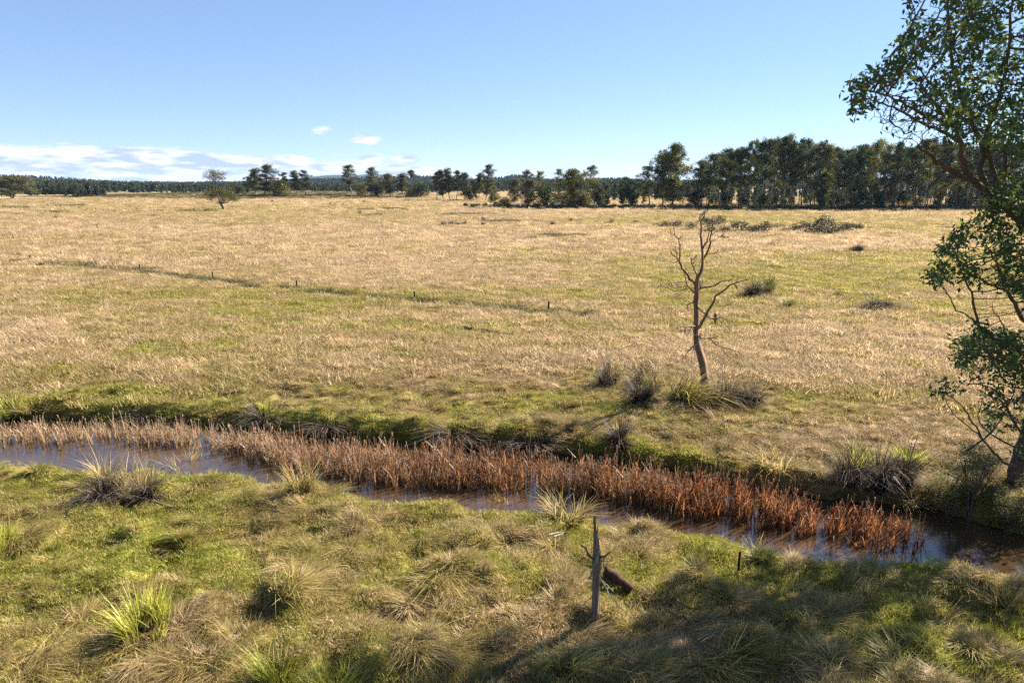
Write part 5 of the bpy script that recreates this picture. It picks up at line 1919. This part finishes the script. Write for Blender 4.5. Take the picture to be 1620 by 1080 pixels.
def build_near_tree():
    rng = np.random.default_rng(61)
    p0 = ground_at(1606, 772)
    Y0 = p0[1]
    root = bpy.data.objects.new('near_tree', None)
    COL.objects.link(root)
    root.location = p0
    root.empty_display_size = .5
    m_px = Y0 / FPX
    nodes, par = [], []
    tk = MB()

    def limb(pts, w0, w1, attach=None, sides=8, n=None):
        """pts: (px, py, depth offset)"""
        P = np.array(pts, float)
        n = n or max(6, 4 * len(P))
        S = spline(P, n)
        W = np.array([at_y(a, b, Y0 + c) for a, b, c in S])
        W[1:-1] += rng.normal(0, .02, (n - 2, 3))
        t = np.linspace(0, 1, n)
        tube(tk, W - p0, (w0 + (w1 - w0) * t) * .5 * m_px, sides, rng.uniform(), .06, rng)
        k0 = len(nodes)
        for i, q in enumerate(W):
            nodes.append(q)
            par.append(k0 + i - 1 if i else -1)
        return W
    # trunk, leaning out of the picture and back
    limb([(1604, 790, 0), (1606, 770, 0), (1614, 730, .1), (1634, 670, .3), (1656, 580, .5), (1662, 480, .6), (1652, 400, .5), (1622, 352, .3), (1590, 322, .1), (1560, 303, -.1)], 30, 17, sides=12, n=40)
    limb([(1656, 560, .5), (1690, 420, 1.2), (1705, 250, 1.8), (1720, 60, 2.2), (1730, -120, 2.4)], 22, 9)
    # limbs from the fork
    limb([(1566, 306, -.1), (1538, 285, -.3), (1524, 258, -.5), (1520, 225, -.8), (1505, 195, -1.2), (1480, 165, -1.6), (1455, 135, -2.0)], 11, 2.5)
    limb([(1545, 290, -.2), (1500, 268, -.9), (1470, 243, -1.6), (1452, 232, -2.0)], 9, 4)                      # broken grey spur, low left
    limb([(1566, 304, -.1), (1550, 270, .3), (1556, 240, .8), (1540, 200, 1.3), (1520, 150, 1.8), (1505, 90, 2.2), (1500, 20, 2.6), (1498, -60, 3.0)], 10, 2.5)
    limb([(1580, 318, 0), (1572, 270, .6), (1560, 222, .2), (1575, 170, -.4), (1592, 110, -.9), (1600, 30, -1.3), (1605, -60, -1.6)], 8.5, 2.5)
    limb([(1596, 326, .1), (1590, 280, 1.2), (1596, 220, 1.8), (1622, 150, 2.4), (1650, 60, 3.0), (1660, -80, 3.4)], 8.5, 2.5)
    limb([(1520, 225, -.8), (1490, 208, -.4), (1450, 190, .1), (1418, 172, .5), (1385, 160, .8)], 6, 2)
    limb([(1505, 195, -1.2), (1470, 185, -2.0), (1430, 165, -2.7), (1400, 150, -3.2), (1370, 142, -3.5)], 5, 2)
    limb([(1540, 200, 1.3), (1510, 175, 2.0), (1470, 130, 2.6), (1440, 90, 3.0)], 6, 2)
    # low branches curving up out of the foot of the tree
    limb([(1650, 560, .4), (1620, 549, -.2), (1585, 541, -.7), (1560, 527, -1.1), (1545, 505, -1.4), (1538, 470, -1.7), (1522, 430, -2.0), (1510, 395, -2.2)], 7, 1.6)
    limb([(1548, 512, -1.3), (1535, 503, -1.5), (1512, 488, -1.7), (1500, 465, -1.9), (1488, 445, -2.1)], 3, 1)
    limb([(1660, 530, .5), (1622, 508, .2), (1605, 480, .0), (1592, 460, -.2), (1570, 452, -.5), (1545, 438, -.8), (1525, 425, -1.0)], 8, 1.4)
    limb([(1592, 460, -.2), (1582, 430, .2), (1570, 405, .5), (1560, 385, .7)], 4, 1.2)
    limb([(1640, 640, .3), (1622, 600, -.3), (1600, 580, -.9), (1570, 566, -1.4), (1535, 560, -1.8), (1500, 562, -2.1)], 7, 1.4)
    limb([(1620, 720, .1), (1596, 735, -.5), (1578, 722, -.9), (1555, 695, -1.3), (1535, 662, -1.7), (1520, 640, -2.0), (1496, 622, -2.3)], 5, 1.2)
    limb([(1556, 697, -1.3), (1530, 672, -1.2), (1505, 650, -1.2), (1495, 628, -1.3)], 2.4, 1)
    limb([(1626, 700, .2), (1600, 660, -.2), (1588, 630, -.6), (1570, 615, -1.0), (1545, 606, -1.3), (1520, 608, -1.6)], 5, 1.2)
    limb([(1622, 716, .1), (1575, 690, .6), (1553, 672, 1.0), (1548, 650, 1.2), (1560, 620, 1.4)], 3.5, 1)
    limb([(1530, 713, .2), (1555, 695, -.1), (1580, 668, -.3), (1600, 630, -.4), (1610, 600, -.4)], 3.4, 1.2)
    limb([(1640, 640, .3), (1600, 560, .8), (1590, 520, 1.0), (1570, 490, 1.2)], 5, 1.2)
    nodes_ = np.array(nodes)
    # attractors: crown volumes drawn in the picture, spread in depth
    U = [(1462, -140), (1452, -10), (1428, 14), (1440, 40), (1408, 66), (1420, 84), (1385, 100), (1338, 122), (1336, 158), (1352, 186), (1380, 172), (1410, 190), (1460, 206), (1500, 214), (1545, 226),
         (1620, 250), (1700, 280), (1960, 300), (1960, -300), (1480, -300)]
    T1 = [(1385, 150), (1380, 190), (1400, 216), (1440, 225), (1500, 232), (1530, 230), (1480, 190), (1430, 160)]       # bare twigs
    L1 = [(1560, 300), (1600, 290), (1700, 260), (1700, 500), (1640, 480), (1600, 462), (1560, 448), (1520, 448), (1478, 452), (1458, 436), (1478, 412), (1492, 380), (1502, 356), (1532, 340)]
    L2 = [(1500, 522), (1540, 515), (1600, 520), (1680, 520), (1680, 610), (1600, 600), (1540, 592), (1505, 575)]
    L3 = [(1456, 596), (1480, 600), (1520, 598), (1526, 616), (1500, 628), (1466, 616)]
    L4 = [(1545, 600), (1590, 610), (1600, 640), (1560, 640)]
    L5 = [(1562, 640), (1610, 650), (1612, 690), (1570, 680)]
    L0 = [(1556, 296), (1620, 270), (1720, 260), (1720, 440), (1600, 420), (1545, 350)]
    L6 = [(1585, 560), (1690, 540), (1690, 740), (1625, 735), (1600, 650)]
    A = []
    R1 = [(1650, 230), (1980, 230), (1980, 640), (1665, 600)]
    U2 = [(1452, -60), (1428, 14), (1440, 40), (1408, 66), (1420, 84), (1385, 100), (1338, 122), (1336, 158), (1352, 186), (1380, 172), (1410, 186), (1460, 200), (1500, 208), (1545, 222), (1640, 245), (1660, -60)]
    for poly, n, d0, d1, clumps in ((U2, 1200, -4.5, 4.0, 45), (R1, 2000, -5.0, 4.0, 50), (L0, 420, -3.0, -.9, 22), (L6, 420, -2.2, -.5, 22), (U, 7000, -5.0, 4.5, 150), (T1, 380, -3.4, 1.6, 0), (L1, 1500, -3.2, 2.8, 55), (L2, 760, -2.8, 2.0, 30), (L3, 26, -2.6, -1.4, 0), (L4, 46, -1.8, .2, 0), (L5, 50, -1.4, .6, 0)):
        q = np.array(poly, float)
        lo, hi = q.min(0), q.max(0)
        g = []
        while len(g) < n:
            if clumps:
                c = rng.uniform(lo, hi, (clumps, 2))
                cd = rng.uniform(d0, d1, clumps)
                k = rng.integers(0, clumps, n * 3)
                u = c[k] + rng.normal(0, 17, (n * 3, 2))
                dd = cd[k] + rng.normal(0, .45, n * 3)
            else:
                u = rng.uniform(lo, hi, (n * 3, 2))
                dd = rng.uniform(d0, d1, n * 3)
            ok = inside(poly, u[:, 0], u[:, 1])
            g += [at_y(a, b, Y0 + c) for (a, b), c in zip(u[ok], dd[ok])]
        A += g[:n]
    A = np.array(A)
    NN, PP = colonize(nodes_, np.array(par), A, .22, 7.0, .26, 80, rng)
    n0 = len(nodes_)
    # pipe-model radii for the grown twigs
    r = np.full(len(NN), .0085)
    acc = np.zeros(len(NN))
    nch = np.zeros(len(NN), int)
    for i in range(len(NN) - 1, n0 - 1, -1):
        if acc[i] > 0:
            r[i] = max(.0085, acc[i] ** (1 / 2.3))
        if PP[i] >= n0:
            acc[PP[i]] += r[i] ** 2.3
        nch[PP[i]] += 1
    r = np.minimum(r, .075)
    # rings
    sides = 4
    ang = np.arange(sides) / sides * 6.2832
    g = np.arange(n0, len(NN))
    a, b = NN[PP[g]], NN[g]
    T = b - a
    T /= np.linalg.norm(T, axis=1)[:, None] + 1e-9
    u = np.cross(T, np.array((.3, .8, .5)))
    u /= np.linalg.norm(u, axis=1)[:, None] + 1e-9
    w = np.cross(T, u)
    ring = np.cos(ang)[None, :, None] * u[:, None] + np.sin(ang)[None, :, None] * w[:, None]
    rp = np.where(PP[g] >= n0, r[PP[g]], r[g] * 1.2)
    rp = np.minimum(rp, r[g] * 1.8)
    Va = a[:, None] + ring * rp[:, None, None]
    Vb = b[:, None] + ring * r[g][:, None, None]
    V = np.concatenate([Va, Vb], 1).reshape(-1, 3) - p0
    base = np.arange(len(g))[:, None] * 8
    F = np.concatenate([base + np.array([j, (j + 1) % 4, 4 + (j + 1) % 4, 4 + j]) for j in range(4)], 0)
    tw = MB()
    tw.add(V, F, .5, .5)
    tk.build('trunk', M['bark_near'], root, True)
    tw.build('twigs', M['bark_near'], root, True)
    # leaves at and near the tips, none among the bare twigs
    tips = np.where((nch == 0) & (np.arange(len(NN)) >= n0))[0]
    near_tip = set(tips)
    for k in tips:
        q = PP[k]
        if q >= n0 and nch[q] <= 2:
            near_tip.add(q)
    idx = np.array(sorted(near_tip))
    pr = project(NN[idx])
    bare = inside(T1, pr[:, 0], pr[:, 1]) & (rng.uniform(0, 1, len(idx)) < .96)
    idx = idx[~bare]
    cr = MB()
    k = rng.integers(3, 9, len(idx))
    C = np.repeat(NN[idx], k, 0) + rng.normal(0, .11, (k.sum(), 3))
    leaf_tone = rng.uniform(0, .84, len(C))  # random tone for each leaf
    young = rng.uniform(0, 1, len(idx)) < .09
    leaf_tone = np.where(np.repeat(young, k), rng.uniform(.9, 1, len(C)), leaf_tone)
    leaves(cr, C - p0, .205, rng, .46, .5, leaf_tone)
    cr.build('crown', M['leaf_near'], root)
    tag(root, 'big gum tree with forked limbs and hanging leaves at the right border', 'tree')
    print('near tree', len(NN), 'nodes', len(C), 'leaves')


build_near_tree()


# ------------------------------------------------------------------ shrubs at the water by the big tree
def shrub(px, base, wpx, hpx, label, seed, leafm='leaf_shrub', n=5200, leaf=.07, low=.1, name='shrub', Yoff=0):
    p = ground_at(px, base)
    p[2] = max(p[2], WATER_Z - .1)
    dep = float(project(p)[0, 2])
    W, H = wpx / FPX * dep, hpx / FPX * dep
    rng = np.random.default_rng(seed)
    st, fo = MB(), MB()
    ends = []
    for i in range(16):
        az = i * 2.4
        g = rng.uniform(.15, 1) ** .5
        e = np.array((math.cos(az) * W * .46 * g, math.sin(az) * W * .46 * g, H * (low + (.95 - low) * math.sqrt(max(0, 1 - .75 * g * g)) * rng.uniform(.65, 1))))
        S = spline([(rng.normal(0, .05), rng.normal(0, .05), -.1), e * np.array((.35, .35, .5)) + rng.normal(0, .06, 3), e], 7)
        tube(st, S, np.linspace(.028, .008, 7), 5, rng.uniform(), cap=False)
        for q in range(9):
            b = S[rng.integers(3, 7)]
            c = b + rng.normal(0, 1, 3) * np.array((.16, .16, .14)) * (W + H) * .5
            c[2] = max(c[2], low * H)
            tube(st, [b, (b + c) / 2 + rng.normal(0, .02, 3), c], [.008, .006, .004], 3, rng.uniform(), cap=False)
            ends.append((b, c))
    m = n // len(ends)
    for b, c in ends:
        t = rng.uniform(.3, 1.1, m)[:, None]
        leaves(fo, b + (c - b) * t + rng.normal(0, .075, (m, 3)), leaf, rng, .35, -.15, np.clip(rng.uniform(0, .5) + rng.uniform(0, .5, m), 0, 1))
    root = bpy.data.objects.new(name, None)
    COL.objects.link(root)
    root.empty_display_size = .2
    root.location = p
    st.build('stems', M['bark_dark'], root, True)
    fo.build('foliage', M[leafm], root)
    tag(root, label, 'shrub', 'shrubs in the water by the big tree')


shrub(1494, 822, 74, 80, 'olive feathery shrub at the waterline, left of the dark leaning one', 1)
shrub(1592, 862, 84, 96, 'rounded olive shrub in the muddy water at the right border', 2, n=6500)
shrub(1530, 836, 66, 136, 'dark twiggy shrub leaning over the blue water', 3, 'leaf_dark', 3800, .07, .45)
shrub(1548, 742, 66, 44, 'low dark shrub on the far bank beside the big trunk', 4, 'leaf_dark', 3600)
shrub(1440, 812, 20, 26, 'small olive sprig of shrub at the far waterline', 5, n=700, leaf=.06)
tussock('green', 1462, 806, 40, 26, 'green sedge on the far waterline next to the olive feathery shrub', G_BANK)
tussock('straw', 1432, 800, 44, 22, 'pale grass clump at the end of the far bank above the shrub sprig', G_BANK)


# ------------------------------------------------------------------ air
def build_haze():
    m, nt = new_mat('haze')
    out = N(nt, 'ShaderNodeOutputMaterial')
    v = N(nt, 'ShaderNodeVolumePrincipled')
    v.inputs['Color'].default_value = (.45, .70, 1.0, 1)
    v.inputs['Density'].default_value = HAZE
    v.inputs['Anisotropy'].default_value = 0.1
    nt.links.new(v.outputs[0], out.inputs['Volume'])
    mb = MB()
    a, z0, z1 = 9800, -6.0, 125
    V = [(-a, -a, z0), (a, -a, z0), (a, a, z0), (-a, a, z0), (-a, -a, z1), (a, -a, z1), (a, a, z1), (-a, a, z1)]
    mb.add(V, [(3, 2, 1, 0), (4, 5, 6, 7), (0, 1, 5, 4), (1, 2, 6, 5), (2, 3, 7, 6), (3, 0, 4, 7)])
    o = mb.build('haze', m)
    tag(o, 'faint blue haze softening the distant hills', 'haze', kind='stuff')


HAZE = 2.8e-5
build_haze()
